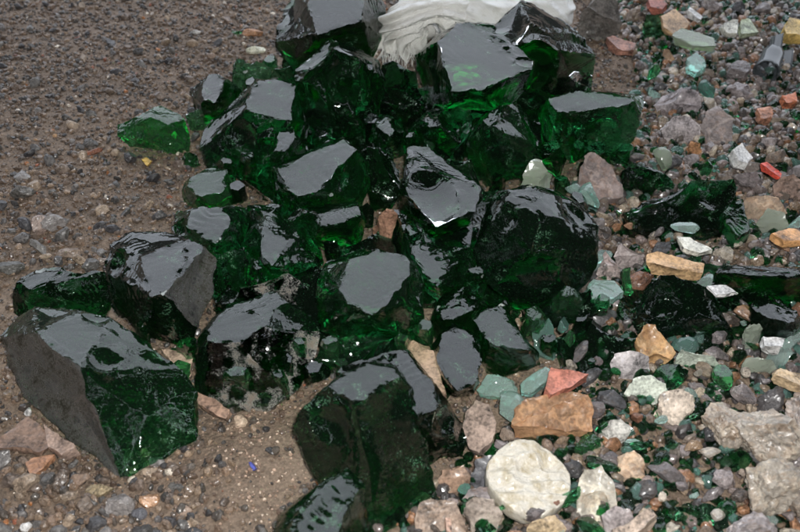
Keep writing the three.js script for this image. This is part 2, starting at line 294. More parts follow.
const said = new Map();
function whereabouts(what, px, py, marks) {
  const near = marks.filter((m) => m[2]).map((m) => [Math.hypot(m[0] - px, (m[1] - py) * 1.2), m]).sort((a, b) => a[0] - b[0]), dir = (m) => { const dx = px - m[0], dy = py - m[1]; return Math.abs(dx) > Math.abs(dy) ? (dx < 0 ? 'left of' : 'right of') : dy < 0 ? 'behind' : 'in front of'; };
  const tries = [`${what} ${dir(near[0][1])} the ${near[0][1][2]}`];
  for (const k of [1, 2, 3]) tries.push(`${what} between the ${near[0][1][2]} and the ${near[k][1][2]}`);
  for (const k of [1, 2]) tries.push(`${what} ${dir(near[0][1])} the ${near[0][1][2]}, ${dir(near[k][1])} the ${near[k][1][2]}`);
  tries.push(`second ${tries[0]}`, `third ${tries[0]}`, `fourth ${tries[0]}`, `fifth ${tries[0]}`);
  const l = tries.find((x) => !said.has(x) && x.split(' ').length <= 16) ?? tries[0]; said.set(l, 1); return l;
}

// ---------------------------------------------------------------- ground, added shed
const inRubble = (px, py) => px > 590 + 40 * Math.sin(py / 50) - (py > 300 ? (py - 300) * 0.9 : 0) + (py > 430 ? (py - 430) * 0.25 : 0);
const SAND = at(262, 470, 0);
function groundY(x, z) {
  let h = 0.006 * fbm(x * 9, 1.5, z * 9, 3);
  const s = Math.exp(-(((x - SAND.x) / 0.085) ** 2 + ((z - SAND.z) / 0.07) ** 2));
  h += 0.012 * s;
  return h;
}
{
  const n = 420, pos = [], uv = [], idx = [], warp = (t) => { const u = t * 2 - 1; return 1.25 * u + 38 * Math.sign(u) * Math.pow(Math.abs(u), 9); };
  for (let j = 0; j <= n; j++) for (let i = 0; i <= n; i++) {
    const x = warp(i / n), z = warp(j / n) - 0.2, near = Math.max(0, 1 - Math.hypot(x, z) / 2.2);
    pos.push(x, near ? groundY(x, z) * Math.min(1, near * 3) + near * 0.0022 * fbm(x * 60, 4, z * 60, 3) : 0, z); uv.push(x * 2.1, z * 2.1);
  }
  for (let j = 0; j < n; j++) for (let i = 0; i < n; i++) { const a = j * (n + 1) + i, b = a + 1, c = a + n + 1, d = c + 1; idx.push(a, c, b, b, c, d); }
  const g = new THREE.BufferGeometry(); g.setAttribute('position', new THREE.Float32BufferAttribute(pos, 3)); g.setAttribute('uv', new THREE.Float32BufferAttribute(uv, 2)); g.setIndex(idx); g.computeVertexNormals();
  add(new THREE.Mesh(g, new THREE.MeshStandardMaterial({ name: 'damp_sand', color: new THREE.Color().setRGB(0.255, 0.19, 0.14), map: sandMap, bumpMap: sandBump, bumpScale: 0.003, roughness: 0.85 })), 'ground', 'damp brown sandy ground under the glass and stones', null, null, 'structure');
}
{
  // unseen shed added to narrow the sky: corrugated roof overhead, dark walls around
  const n = 240, prof = [], w = 7, z0 = -1.3, z1 = 5;
  for (let i = 0; i <= n; i++) prof.push([(i / n - 0.5) * w, 0.02 * Math.sin(i / n * w / 0.09 * 6.283)]);
  const pos = [], idx = [];
  for (const [z, dy] of [[z0, 0], [z1, 0]]) for (const [x, y] of prof) pos.push(x, 2.55 + y + (z - z0) * 0.06, z);
  for (const [z] of [[z0], [z1]]) for (const [x, y] of prof) pos.push(x, 2.552 + y + (z - z0) * 0.06, z);
  const k = n + 1;
  for (let i = 0; i < n; i++) { idx.push(i, i + 1, k + i, i + 1, k + i + 1, k + i); const o = 2 * k; idx.push(o + i, o + k + i, o + i + 1, o + i + 1, o + k + i, o + k + i + 1); idx.push(i, o + i, i + 1, i + 1, o + i, o + i + 1); }
  const g = new THREE.BufferGeometry(); g.setAttribute('position', new THREE.Float32BufferAttribute(pos, 3)); g.setIndex(idx); g.computeVertexNormals();
  add(new THREE.Mesh(g, new THREE.MeshStandardMaterial({ color: new THREE.Color().setRGB(0.045, 0.043, 0.042), roughness: 0.9, side: THREE.DoubleSide })), 'added_roof', 'unseen dark corrugated roof added to shade the heap', null, null, 'structure');  // out of view, added to cut the sky down to an opening
  const wm = new THREE.MeshStandardMaterial({ color: new THREE.Color().setRGB(0.06, 0.057, 0.055), roughness: 0.95 });
  for (const [x, z, sx, sz, hh] of [[0, 5.05, 7, 0.12, 2.7], [-3.9, 1.8, 0.12, 6.6, 2.7], [3.9, 1.8, 0.12, 6.6, 2.7], [0, -6.2, 16, 0.12, 1.5]]) {  // out of view, added to keep side and low sky off the glass
    const m = new THREE.Mesh(new THREE.BoxGeometry(sx, hh, sz), wm); m.position.set(x, hh / 2, z);
    add(m, 'wall', 'unseen dark wall added to narrow the sky', null, null, 'structure');
  }
}
// loose gravel: stone shapes shared by the gravel and the single stones
function stoneGeo(seed, detail, o = {}) {
  const R = rng(seed * 31 + 5), g0 = new THREE.IcosahedronGeometry(1, detail), P = g0.attributes.position, seen = new Map(), pos = [], ix = [];
  for (let i = 0; i < P.count; i++) { const k = [P.getX(i), P.getY(i), P.getZ(i)].map((v) => Math.round(v * 1e4)).join(); if (!seen.has(k)) { seen.set(k, pos.length / 3); pos.push(P.getX(i), P.getY(i), P.getZ(i)); } ix.push(seen.get(k)); }
  const planes = []; for (let i = 0; i < (o.cuts ?? 11); i++) { const n = V3(R() * 2 - 1, R() * 2 - 1, R() * 2 - 1).normalize(); planes.push([n, (o.near ?? 0.62) + 0.33 * R()]); }
  const rough = o.rough ?? 0.05, fr = o.freq ?? 2.2, rad = [];
  for (let i = 0; i < pos.length; i += 3) {
    const d = V3(pos[i], pos[i + 1], pos[i + 2]).normalize(); let r = 1.0, r2 = 1.2;
    for (const [n, k] of planes) { const c = n.dot(d); if (c > 0.05) { const v = k / c; if (v < r) { r2 = r; r = v; } else if (v < r2) r2 = v; } }
    const t = Math.max(0, 1 - (r2 - r) / (o.soft ?? 0.08)); r -= 0.25 * (o.soft ?? 0.08) * t * t;
    r *= 1 + rough * fbm(d.x * fr + seed, d.y * fr, d.z * fr, 3) * 2 + rough * 0.5 * noise(d.x * 9, d.y * 9 + seed, d.z * 9);
    pos[i] = d.x * r; pos[i + 1] = d.y * r; pos[i + 2] = d.z * r;
  }
  const g = new THREE.BufferGeometry(); g.setAttribute('position', new THREE.Float32BufferAttribute(pos, 3)); g.setIndex(ix); return toCreasedNormals(g, o.crease ?? 0.5);
}
function boxUV(g, scale, off = 0) {   // uv in metres, each triangle from the side it faces
  const n = g.index ? g.toNonIndexed() : g, p = n.attributes.position, uv = new Float32Array(p.count * 2), a = V3(0, 0, 0), b = V3(0, 0, 0), c = V3(0, 0, 0);
  for (let i = 0; i < p.count; i += 3) {
    a.fromBufferAttribute(p, i); b.fromBufferAttribute(p, i + 1); c.fromBufferAttribute(p, i + 2);
    const q = b.clone().sub(a).cross(c.clone().sub(a)), x = Math.abs(q.x), y = Math.abs(q.y), z = Math.abs(q.z), k = x > y && x > z ? [1, 2] : y > z ? [0, 2] : [0, 1];
    [a, b, c].forEach((v, j) => { const w = v.toArray(); uv[(i + j) * 2] = w[k[0]] * scale + off; uv[(i + j) * 2 + 1] = w[k[1]] * scale + off * 0.7; });
  }
  n.setAttribute('uv', new THREE.BufferAttribute(uv, 2)); return n;
}
const GRAVEL = ['5a5652', '4b4a4a', '6b6560', '7a6a5c', '8a7664', '57504a', '3f3f42', '9b8672', '6f625a', '5d5d60', '7d6f66', '4d4845'];
{
  const R = rng(77), NV = 6, geos = Array.from({ length: NV }, (_, i) => boxUV(stoneGeo(900 + i, i < 3 ? 2 : 3, { cuts: 7 + i, soft: 0.03, rough: 0.1, crease: 0.35 }), 0.6, i * 0.3)), lists = Array.from({ length: NV }, () => []);
  const m4 = new THREE.Matrix4(), q = new THREE.Quaternion(), e = new THREE.Euler();
  const put = (x, z, s, c, sink = 0.35) => {
    e.set(R() * 6.28, R() * 6.28, R() * 6.28); q.setFromEuler(e);
    const sc = V3(s * (0.75 + 0.5 * R()), s * (0.55 + 0.35 * R()), s * (0.75 + 0.5 * R()));
    lists[Math.floor(R() * NV)].push([m4.compose(V3(x, groundY(x, z) + s * sink, z), q, sc).clone(), c]);
  };
  const tint = (hexes, k) => { const c = col(hexes[Math.floor(R() * hexes.length)], k * (0.7 + 0.6 * R())); return c; };
  for (let i = 0; i < 210000; i++) {
    const x = (R() * 2 - 1) * 1.25, z = -1.25 + R() * 1.75; const [px, py] = toPx(V3(x, 0, z));
    if (px < -90 || px > 890 || py > 600 || py < -70) continue;
    const rub = inRubble(px, py), sand = Math.exp(-(((px - 252) / 62) ** 2 + ((py - 470) / 75) ** 2) * 1.2);
    if (R() < sand * 0.93) { if (R() < 0.9) put(x, z, 0.0007 + 0.0017 * R() * R(), tint(['a88c7a', 'b79c8a', '94796a', 'd6c4b4', 'c2a694', '7d6a5e'], 1.1), 0.2); continue; }
    const patch = 0.5 + 0.5 * fbm(x * 7 + 3, 8.8, z * 7, 3); if (rub ? R() < 0.6 : R() < 0.45 * patch * patch) continue;
    const big = Math.pow(R(), 3.4), s = (0.0010 + 0.0046 * big) * (py > 330 && px < 280 ? 1.12 : 0.9);
    put(x, z, s, R() < 0.02 ? tint(['b8743f', 'c9a27c', 'd8d2c8', '9a5a42'], 1) : tint(R() < 0.4 ? ['7a6656', '8a7462', '6a584c', '94806c'] : GRAVEL, 0.9));
  }
  const gm = new THREE.MeshPhysicalMaterial({ name: 'gravel_stone', color: new THREE.Color().setRGB(1.3, 1.22, 1.14), map: stoneMap, roughness: 0.5, clearcoat: 0.4, clearcoatRoughness: 0.2 });
  lists.forEach((l, i) => {
    const im = new THREE.InstancedMesh(geos[i], gm, l.length);
    l.forEach(([m, c], k) => { im.setMatrixAt(k, m); im.setColorAt(k, c); });
    add(im, 'gravel', 'fine damp grey and brown gravel strewn over the ground', 'gravel', null, 'stuff');
  });
}
// ---------------------------------------------------------------- the glass
chunk('large front left glass block with square grey top face and muddy left side', { clear: 2, H: 0.1, seed: 3, clear: 2, floor: -0.01, rip: 0.45,
  o: [[2, 337, 0.062], [8, 362, 0.03], [25, 399, 0.012], [69, 439, 0.012], [121, 477, 0.008], [135, 474, 0.008], [164, 459, 0.01], [194, 440, 0.012], [201, 416, 0.02], [197, 390, 0.05], [182, 370, 0.072], [155, 350, 0.084], [110, 316, 0.09], [80, 310, 0.09], [33, 307, 0.076], [16, 318, 0.066]],
  f: [{ p: [[36, 333], [55, 322], [76, 312], [106, 331], [98, 345], [79, 369]], h: 0.1, t: [7, 2] }], k: [[113, 372, 0.094], [122, 470, 0.0]],
  dust: [[45, 380], [60, 410], [20, 370], [85, 420]], bite: [[104, 362, 0.03, 0.006], [95, 318, 0.05, 0.003]], bites: -3 });
chunk('low flat glass slab behind the front left block', { H: 0.078, clear: 0, o: [[12, 296], [20, 279], [40, 270], [80, 267], [104, 271], [112, 290], [114, 312], [90, 318], [60, 322], [30, 325], [14, 316]],
  f: [{ p: [[16, 284], [40, 273], [62, 272], [48, 282], [30, 290]], h: 0.055, t: [2, -8] }], smooth: [[80, 300]], bites: 0 });
chunk('glass block with broad grey face and a dusty olive right side', { H: 0.12, o: [[104, 265], [110, 244], [128, 231], [150, 231], [186, 234, 0.115], [213, 237, 0.112], [214, 262], [214, 300], [206, 338], [192, 354], [165, 348], [145, 338], [124, 322], [110, 300]],
  f: [{ p: [[140, 258], [171, 247], [187, 239], [185, 262], [170, 276], [163, 295], [151, 297], [147, 275]], h: 0.115, t: [6, 0], wave: 0.0006 }], dust: [[198, 270], [195, 300]], bite: [[118, 262, 0.03, 0.008], [150, 335, 0.03, 0.005]] });
chunk('front glass chunk with oval grey top and mud spattered front face', { H: 0.09, o: [[187, 366], [192, 346], [205, 327], [227, 307], [262, 303], [298, 284], [313, 291], [319, 331], [313, 358], [301, 374], [296, 398], [266, 413], [236, 412], [206, 400], [191, 385]],
  f: [{ p: [[205, 331], [226, 308], [260, 315], [264, 327], [243, 336], [239, 342], [206, 343]], h: 0.085, t: [6, 0], wave: 0.0004 }], k: [[300, 290, 0.09]], dustMat: mossMat, dust: [[230, 390], [260, 395], [290, 370], [210, 375]], bite: [[285, 315, 0.04, 0.007], [255, 350, 0.035, 0.004]] });
chunk('tall front glass block with sharp vertical ridge beside the sand patch', { H: 0.145, floor: -0.01, clear: 1, rip: 0.3, smooth: [[390, 430], [345, 450]], o: [[294, 427, 0.085], [298, 411, 0.1], [310, 400, 0.112], [326, 386, 0.12], [345, 372, 0.128], [376, 360, 0.132], [397, 365, 0.135], [411, 386, 0.12], [414, 411, 0.1], [421, 450, 0.06], [437, 488, 0.02], [421, 511, 0.006], [392, 530, 0.0], [366, 538, 0.0], [340, 505, 0.01], [318, 484, 0.03], [303, 458, 0.055]],
  f: [{ p: [[329, 388], [345, 373], [373, 362], [394, 366], [398, 376], [362, 398], [350, 398]], h: 0.135, t: [6, 0] }], k: [[352, 404, 0.134], [362, 424, 0.115], [384, 468, 0.07]], merge: 0.95, bite: [[322, 398, 0.025, 0.006], [330, 420, 0.05, 0.008]], bites: -3 });
chunk('glass wedge with streaked grey face leaning behind the tall front block', { H: 0.105, o: [[338, 374], [352, 350], [375, 338], [408, 349], [440, 390], [461, 424], [463, 450], [442, 462], [420, 458], [380, 430]],
  f: [{ p: [[380, 343], [408, 352], [432, 386], [446, 415], [430, 424], [414, 410], [404, 380], [390, 362]], h: 0.1, t: [8, -4], amp: 0.00022, wave: 0.0005 }], bites: 2 });
chunk('pointed glass shard with streaked grey crest at the bottom edge of the picture', { H: 0.1, floor: -0.01, o: [[240, 545, 0.03], [290, 504, 0.075], [316, 485, 0.09], [350, 468, 0.1], [363, 476, 0.098], [367, 502, 0.075], [372, 545, 0.03], [330, 600, 0.0], [260, 600, 0.0]],
  f: [{ p: [[318, 488], [348, 471], [358, 478], [345, 505], [335, 540], [290, 540], [300, 510]], h: 0.098, t: [9, -10], amp: 0.0009, wave: 0.0026 }], bites: 1 });
chunk('rounded glass lump with smooth grey disc face in the middle of the heap', { clear: 2, H: 0.125, b: 0.02, o: [[316, 300], [318, 280], [324, 262], [336, 243], [350, 234], [367, 231], [387, 238], [402, 248], [413, 258], [427, 285], [439, 306], [436, 326], [420, 341], [395, 344], [370, 341], [340, 343], [321, 331]],
  f: [{ p: [[351, 256], [343, 272], [340, 290], [348, 303], [371, 315], [377, 304], [391, 299], [394, 283], [408, 273], [410, 262], [398, 250], [376, 246], [360, 248]], h: 0.118, t: [4, 0], wave: 0.0003 }], bite: [[400, 320, 0.04, 0.009], [415, 290, 0.04, 0.005], [335, 262, 0.03, 0.003]], bites: 1 });
chunk('glass chunk with long pointed grey face in the upper middle of the heap', { H: 0.125, b: 0.04, o: [[391, 172], [396, 156], [412, 145], [429, 149], [446, 162], [464, 180], [483, 189], [479, 206], [472, 223], [450, 234], [429, 229], [412, 216], [402, 202], [393, 188]],
  f: [{ p: [[419, 182], [443, 176], [463, 182], [482, 189], [471, 203], [474, 213], [449, 219], [435, 222], [421, 203]], h: 0.118, t: [-2, 3], bowl: 0.0012, wave: 0.0004 }], bite: [[405, 165, 0.02, 0.005]], bites: 2 });
chunk('large domed dark glass lump with wavy grey streaks on top', { H: 0.145, b: 0.02, rip: 0.9, merge: 0.82, o: [[472, 250], [480, 226], [486, 206], [500, 192, 0.13], [530, 184, 0.12], [556, 189, 0.11], [581, 204], [598, 225], [601, 250], [593, 276], [575, 296], [546, 307], [515, 302], [490, 291], [477, 272]],
  k: [[505, 205, 0.145], [540, 215, 0.14], [530, 250, 0.115], [560, 250, 0.1]], f: [{ p: [[509, 190], [530, 186], [543, 193], [535, 199], [518, 196]], h: 0.142, t: [0, 4] }], bite: [[505, 215, 0.03, 0.008], [540, 270, 0.05, 0.01], [575, 215, 0.03, 0.006]], bites: -2 });
chunk('glass chunk with several small grey faces left of the domed lump', { H: 0.1, b: 0.02, rip: 1.3, merge: 0.96, o: [[400, 226], [424, 221], [450, 233], [472, 242], [480, 270], [468, 286], [446, 302], [428, 300], [414, 280], [403, 256]],
  f: [{ p: [[412, 252], [438, 250], [449, 270], [438, 285], [420, 272]], h: 0.085, t: [0, 2], amp: 0.0003, wave: 0.0007 }], bites: 4 });
chunk('glass chunk with broad upright grey face left of the pointed topped one', { H: 0.075, b: 0, o: [[432, 346], [438, 331], [462, 320], [474, 318], [484, 352], [479, 384], [457, 397], [442, 380]],
  f: [{ p: [[437, 338], [463, 324], [472, 323], [481, 353], [476, 382], [456, 392], [441, 370]], h: 0.07, t: [6, 0], wave: 0.0004 }], bites: 1 });
chunk('glass chunk with pointed grey top face above the teal glass bits', { H: 0.09, b: 0, o: [[470, 318], [493, 301], [502, 305], [516, 326], [538, 353], [540, 372], [520, 378], [498, 376], [484, 352]],
  f: [{ p: [[474, 319], [492, 304], [501, 308], [514, 327], [530, 351], [515, 352], [489, 341]], h: 0.083, t: [5, 3], wave: 0.0004 }], bite: [[505, 362, 0.02, 0.004]], bites: 1 });
chunk('glass lump with heart shaped grey face above the front oval topped chunk', { H: 0.1, b: 0.02, o: [[244, 242], [254, 223], [270, 214], [300, 224], [322, 236], [332, 262], [310, 272], [285, 274], [262, 270], [249, 258]],
  f: [{ p: [[260, 227], [269, 233], [292, 240], [272, 265], [261, 254]], h: 0.092, t: [2, 2] }], bites: 2 });
chunk('dark rounded glass lump beside the dusty olive face', { H: 0.095, b: 0.0, o: [[210, 282], [213, 263], [224, 251], [243, 250], [255, 262], [258, 284], [250, 298], [230, 308], [214, 302]], smooth: [[235, 270]], bites: 1, rip: 0.5 });
chunk('dirt flecked mossy green glass chunk behind the oval topped chunk', { H: 0.09, b: 0.0, o: [[228, 300], [243, 280], [262, 266], [290, 259], [307, 266], [312, 290], [300, 312], [270, 318], [240, 316]], dustMat: mossMat, dust: [[270, 285], [285, 275], [255, 295]], rip: 1.6, bites: 3 });
chunk('glass chunk with wavy grey top and black ovals in the left of the heap', { H: 0.105, b: 0.01, rip: 1.5, o: [[166, 226], [178, 208], [200, 199], [223, 203], [241, 209], [249, 226], [248, 252], [232, 266], [212, 264], [190, 250], [170, 240]],
  f: [{ p: [[190, 210], [205, 203], [222, 208], [230, 220], [216, 245], [200, 234], [188, 226]], h: 0.1, t: [0, 0], amp: 0.0005, wave: 0.0016 }], bites: 3 });
chunk('small low glass slab with pale grey top at the left edge of the heap', { H: 0.055, o: [[181, 196], [184, 181], [205, 170], [228, 168], [243, 180], [246, 194], [236, 207], [213, 208], [190, 205]],
  f: [{ p: [[184, 181], [205, 171], [224, 171], [226, 185], [213, 199], [197, 195]], h: 0.052, t: [-3, 3] }], bites: 2, mat: clearGreen });
chunk('long glass chunk with slanting grey top and thin bright green lower edge', { clear: 2, H: 0.12, b: 0.01, o: [[264, 199], [265, 178], [273, 166], [313, 148], [352, 132], [369, 146], [371, 180], [363, 200], [335, 194], [304, 207], [275, 218]],
  f: [{ p: [[277, 168], [299, 158], [354, 136], [357, 147], [343, 166], [322, 169], [318, 192], [294, 198], [290, 184]], h: 0.112, t: [-2, 4], amp: 0.0003, wave: 0.0007 }], bite: [[340, 180, 0.04, 0.006]], bites: 2 });
chunk('glass block with square grey top and green lower tip near the lone green piece', { H: 0.115, o: [[199, 149], [203, 129], [225, 112], [246, 102], [257, 79], [278, 77], [297, 86], [300, 122], [292, 150], [280, 165], [266, 181], [241, 185], [222, 173], [204, 166]],
  f: [{ p: [[246, 102], [258, 80], [277, 79], [295, 86], [292, 121], [271, 118], [247, 109]], h: 0.112, t: [-6, 0] }], bite: [[240, 140, 0.05, 0.01], [270, 150, 0.04, 0.008]], bites: 1 });
chunk('small rounded glass chunk with grey left face at the far left of the heap', { H: 0.09, o: [[190, 92], [199, 79], [211, 69], [230, 75], [240, 90], [234, 110], [217, 120], [196, 112]],
  f: [{ p: [[202, 84], [209, 72], [225, 82], [217, 102], [204, 108]], h: 0.08, t: [-4, -4], wave: 0.0008, amp: 0.0002 }], bites: 2 });
chunk('small green glass piece wedged between two grey faced chunks at the far left', { H: 0.09, o: [[232, 74], [236, 63], [258, 61], [272, 68], [262, 84], [246, 100], [232, 100]], bites: -3 });
chunk('lone domed bright green glass piece on the gravel apart from the heap', { H: 0.07, merge: 0.97, o: [[117, 134], [121, 119], [137, 106], [152, 100, 0.05], [165, 107], [180, 115], [191, 130], [191, 146], [178, 154], [160, 153], [140, 151], [121, 147]], k: [[150, 116, 0.062], [170, 126, 0.05]], mat: brightGreen, rip: 2.4, bites: 0, bite: [[138, 134, 0.05, 0.005], [172, 136, 0.04, 0.005]] });
chunk('glass chunk with wide grey top at the far end of the heap', { H: 0.15, o: [[262, 44], [278, 18], [296, -6, 0.12], [330, -16, 0.13], [372, -14, 0.13], [390, 10], [388, 46], [366, 58], [330, 62], [300, 70], [285, 76]],
  f: [{ p: [[308, 4], [315, -10], [364, -10], [362, 20], [340, 28], [318, 34]], h: 0.145, t: [-10, 0] }], bite: [[345, 42, 0.05, 0.008]], bites: 2 });
chunk('big dark glass block with a light green band low on its front', { clear: 2, H: 0.16, o: [[294, 92], [298, 56], [325, 37], [352, 45], [378, 60], [385, 82], [378, 110], [374, 130], [340, 138], [304, 138], [296, 122]], k: [[330, 45, 0.155], [362, 60, 0.145], [352, 110, 0.07]], bite: [[350, 100, 0.06, 0.01], [368, 62, 0.03, 0.004]], bites: 1, smooth: [[325, 80]] });
chunk('large glass block with broad flat grey top beside the white sack', { H: 0.165, o: [[415, 56], [437, 40], [457, 22], [494, 24], [519, 54], [536, 60], [537, 78], [516, 93], [478, 109], [440, 114], [424, 100]],
  f: [{ p: [[438, 41], [457, 24], [493, 26], [504, 42], [518, 55], [533, 61], [530, 69], [499, 80], [482, 90], [453, 91], [446, 69]], h: 0.16, t: [-6, 2], wave: 0.0003 }], bite: [[493, 39, 0.010, 0.003], [500, 43, 0.022, 0.003], [506, 50, 0.012, 0.002], [524, 62, 0.03, 0.004]], bites: 1 });
chunk('tall dark glass chunk with narrow slanting top leaning behind the broad grey topped block', { H: 0.19, o: [[490, 30], [505, 14], [520, 1], [532, 3], [562, 19], [584, 38], [597, 56], [592, 74], [562, 80], [536, 82], [510, 70]],
  f: [{ p: [[497, 30], [520, 4], [529, 8], [524, 22], [512, 42], [505, 42]], h: 0.175, t: [-4, -14] }], bites: 1 });
chunk('dark glass block with narrow grey sliver in the back middle of the heap', { clear: 2, H: 0.135, o: [[463, 160], [467, 140], [480, 118], [505, 103], [531, 102], [542, 125], [547, 150], [540, 168], [515, 184], [490, 192], [474, 180]],
  f: [{ p: [[482, 121], [499, 106], [507, 105], [491, 127]], h: 0.125, t: [-4, -6] }], smooth: [[515, 135]], bites: 1 });
chunk('wide glass chunk with a long grey strip along its top beside the brown rubble', { H: 0.12, o: [[537, 112], [553, 95], [580, 89], [613, 92], [642, 96], [654, 105], [656, 128], [641, 142], [620, 152], [598, 157], [574, 154], [558, 146], [545, 132]],
  f: [{ p: [[548, 99], [580, 91], [613, 94], [641, 99], [620, 106], [598, 107], [570, 113], [556, 112]], h: 0.112, t: [-7, 1], wave: 0.0009, amp: 0.0003 }], bites: 2, bite: [[600, 130, 0.06, 0.006]] });
chunk('dark upright glass chunk between the green banded block and the sack', { H: 0.12, o: [[376, 80], [384, 62], [400, 58], [418, 64], [424, 95], [426, 116], [411, 137], [390, 137], [378, 118]], rip: 1.4, bites: 3 });
chunk('dark brownish glass lump below the broad grey topped block', { H: 0.1, o: [[404, 128], [410, 110], [440, 108], [472, 106], [468, 140], [472, 160], [440, 164], [414, 150]], f: [{ p: [[432, 120], [442, 117], [441, 125], [431, 126]], h: 0.095, t: [-5, 0] }], bites: 3 });
chunk('narrow glass splinter with streaked grey face beside the square topped block', { H: 0.1, o: [[266, 164], [272, 134], [292, 122], [302, 140], [312, 148], [292, 166]], f: [{ p: [[273, 158], [279, 133], [291, 125], [296, 138], [284, 152]], h: 0.095, t: [-2, 3], amp: 0.0005, wave: 0.001 }], bites: 1 });
chunk('dark glass column flecked with sparkles right of the slanting topped chunk', { H: 0.12, b: 0.01, rip: 1.8, o: [[364, 190], [367, 148], [373, 131], [393, 134], [400, 160], [404, 200], [391, 217], [374, 208]], bites: 4 });
chunk('glass splinter with bright grey streaks below the slanting topped chunk', { H: 0.095, b: 0.01, rip: 1.5, o: [[284, 220], [300, 207], [330, 203], [362, 201], [368, 215], [352, 230], [326, 238], [300, 232]], f: [{ p: [[320, 214], [345, 207], [361, 205], [360, 214], [332, 228], [322, 226]], h: 0.09, t: [0, 2], amp: 0.0006, wave: 0.0014 }], bites: 3 });
chunk('pale frosted green glass splinter standing above the domed lump', { H: 0.13, b: 0.05, o: [[522, 176], [528, 162], [536, 153], [546, 164], [559, 182], [556, 196], [536, 198]], mat: oliveMat, rip: 1.5, bites: 2 });
chunk('long dark glass block lying among the rubble with green right end', { H: 0.085, o: [[606, 218], [630, 204], [652, 188], [699, 181], [743, 179], [745, 197], [728, 212], [730, 228], [705, 240], [663, 241], [634, 231]], bite: [[648, 214, 0.04, 0.007], [715, 195, 0.05, 0.005]], bites: 2, smooth: [[690, 210]], mat: blackMat });
chunk('thin slab of grey faced glass standing beside the brown rock in the rubble', { H: 0.075, o: [[722, 212, 0.05], [736, 200, 0.07], [743, 199, 0.072], [752, 233, 0.02], [746, 242, 0.01], [734, 241, 0.01]], f: [{ p: [[724, 211], [737, 201], [743, 203], [750, 230], [737, 238], [731, 228]], h: 0.045, t: [-14, 4] }], bites: -3 });
chunk('small black glass lump behind the long dark block in the rubble', { H: 0.065, o: [[617, 175], [630, 164], [652, 163], [668, 170], [674, 186], [655, 194], [630, 197]], rip: 1.8, bites: 3, mat: blackMat });
const crusted = chunk('dark glass slab with white crust on top in the right rubble', { H: 0.09, o: [[628, 312], [634, 290], [650, 271], [672, 274], [712, 288], [738, 300], [748, 322], [730, 344], [702, 347], [676, 345], [644, 340]], bite: [[660, 300, 0.05, 0.006]], bites: 2, smooth: [[655, 315]], mat: blackMat });
chunk('long dark glass slab running out of the right edge of the picture', { H: 0.08, o: [[705, 280], [714, 265], [773, 268], [815, 268], [825, 300], [795, 314], [772, 302], [744, 294]], bites: 2, smooth: [[770, 290]], f: [{ p: [[722, 272], [773, 271], [812, 271], [812, 276], [760, 277]], h: 0.075, t: [-6, 0], wave: 0.0008 }], mat: blackMat });
chunk('dark glass chunk with worn grey patch at the right edge of the rubble', { H: 0.075, o: [[740, 304], [762, 290], [797, 304], [810, 325], [800, 344], [772, 338], [748, 330]], f: [{ p: [[780, 312], [790, 310], [794, 322], [786, 324]], h: 0.06, t: [8, 8] }], bites: 2, mat: blackMat });
chunk('dark glass lump half hidden under the teal bits and rubble', { H: 0.05, o: [[535, 350], [545, 316], [575, 300], [620, 305], [645, 330], [650, 360], [610, 376], [565, 372]], rip: 1.4, bites: 4, mat: blackMat });
chunk('dark green glass bed visible in the gaps at the back of the heap', { H: 0.06, o: [[330, 130], [380, 90], [460, 85], [540, 90], [600, 150], [590, 200], [480, 205], [380, 190]], bites: 5, mat: blackMat });
chunk('dark green glass bed visible in the gaps at the middle of the heap', { H: 0.05, o: [[300, 215], [380, 180], [480, 195], [590, 200], [600, 260], [560, 320], [470, 320], [400, 330], [310, 260]], bites: 6, mat: blackMat });
chunk('black glass lump tucked under the grey streaked wedge', { H: 0.05, o: [[414, 440], [425, 424], [448, 420], [466, 430], [470, 450], [450, 466], [425, 464]], bites: 2, mat: blackMat });
chunk('dark glass wedge filling the gap left of the rounded disc faced lump', { H: 0.07, b: 0, rip: 1.5, o: [[296, 300], [302, 276], [322, 264], [338, 290], [342, 330], [330, 352], [308, 350]], bites: 2, mat: blackMat });
chunk('dark glass wedge between the disc faced lump and the tall front block', { H: 0.06, b: 0, rip: 1.3, o: [[300, 372], [315, 345], [345, 335], [385, 338], [408, 348], [390, 362], [340, 374], [315, 392]], bites: 2 });
chunk('dark glass piece under the splinter cluster beside the broad grey faced chunk', { H: 0.07, b: 0, rip: 1.3, o: [[424, 316], [436, 296], [462, 286], [492, 292], [494, 306], [470, 322], [440, 334]], bites: 2, f: [{ p: [[440, 312], [462, 302], [470, 310], [446, 324]], h: 0.06, t: [0, 0], amp: 0.0004, wave: 0.001 }] });
chunk('dark glass shelf below the domed lump', { H: 0.06, b: 0, o: [[492, 300], [520, 296], [560, 300], [590, 290], [600, 312], [570, 330], [530, 336], [512, 326]], bites: 3, mat: blackMat });
chunk('dark glass fragment with grey top behind the heart shaped face', { H: 0.08, b: 0, rip: 1.6, o: [[242, 222], [248, 206], [266, 200], [284, 206], [286, 222], [268, 232], [252, 232]], bites: 2, f: [{ p: [[252, 214], [264, 205], [276, 209], [268, 220]], h: 0.075, t: [0, 3], amp: 0.0005, wave: 0.0012 }] });
chunk('small dark glass fragment right of the brown stone in the heap', { H: 0.1, b: 0.01, rip: 1.7, o: [[392, 236], [398, 216], [414, 212], [430, 226], [422, 246], [404, 250]], bites: 2, f: [{ p: [[402, 224], [414, 218], [422, 228], [410, 236]], h: 0.092, t: [0, -3], amp: 0.0005, wave: 0.0012 }] });
chunk('dark glass fragment between the concave grey face and the sliver faced block', { H: 0.1, b: 0.01, rip: 1.5, o: [[440, 166], [450, 150], [470, 158], [490, 182], [496, 196], [480, 206], [458, 190]], bites: 2 });
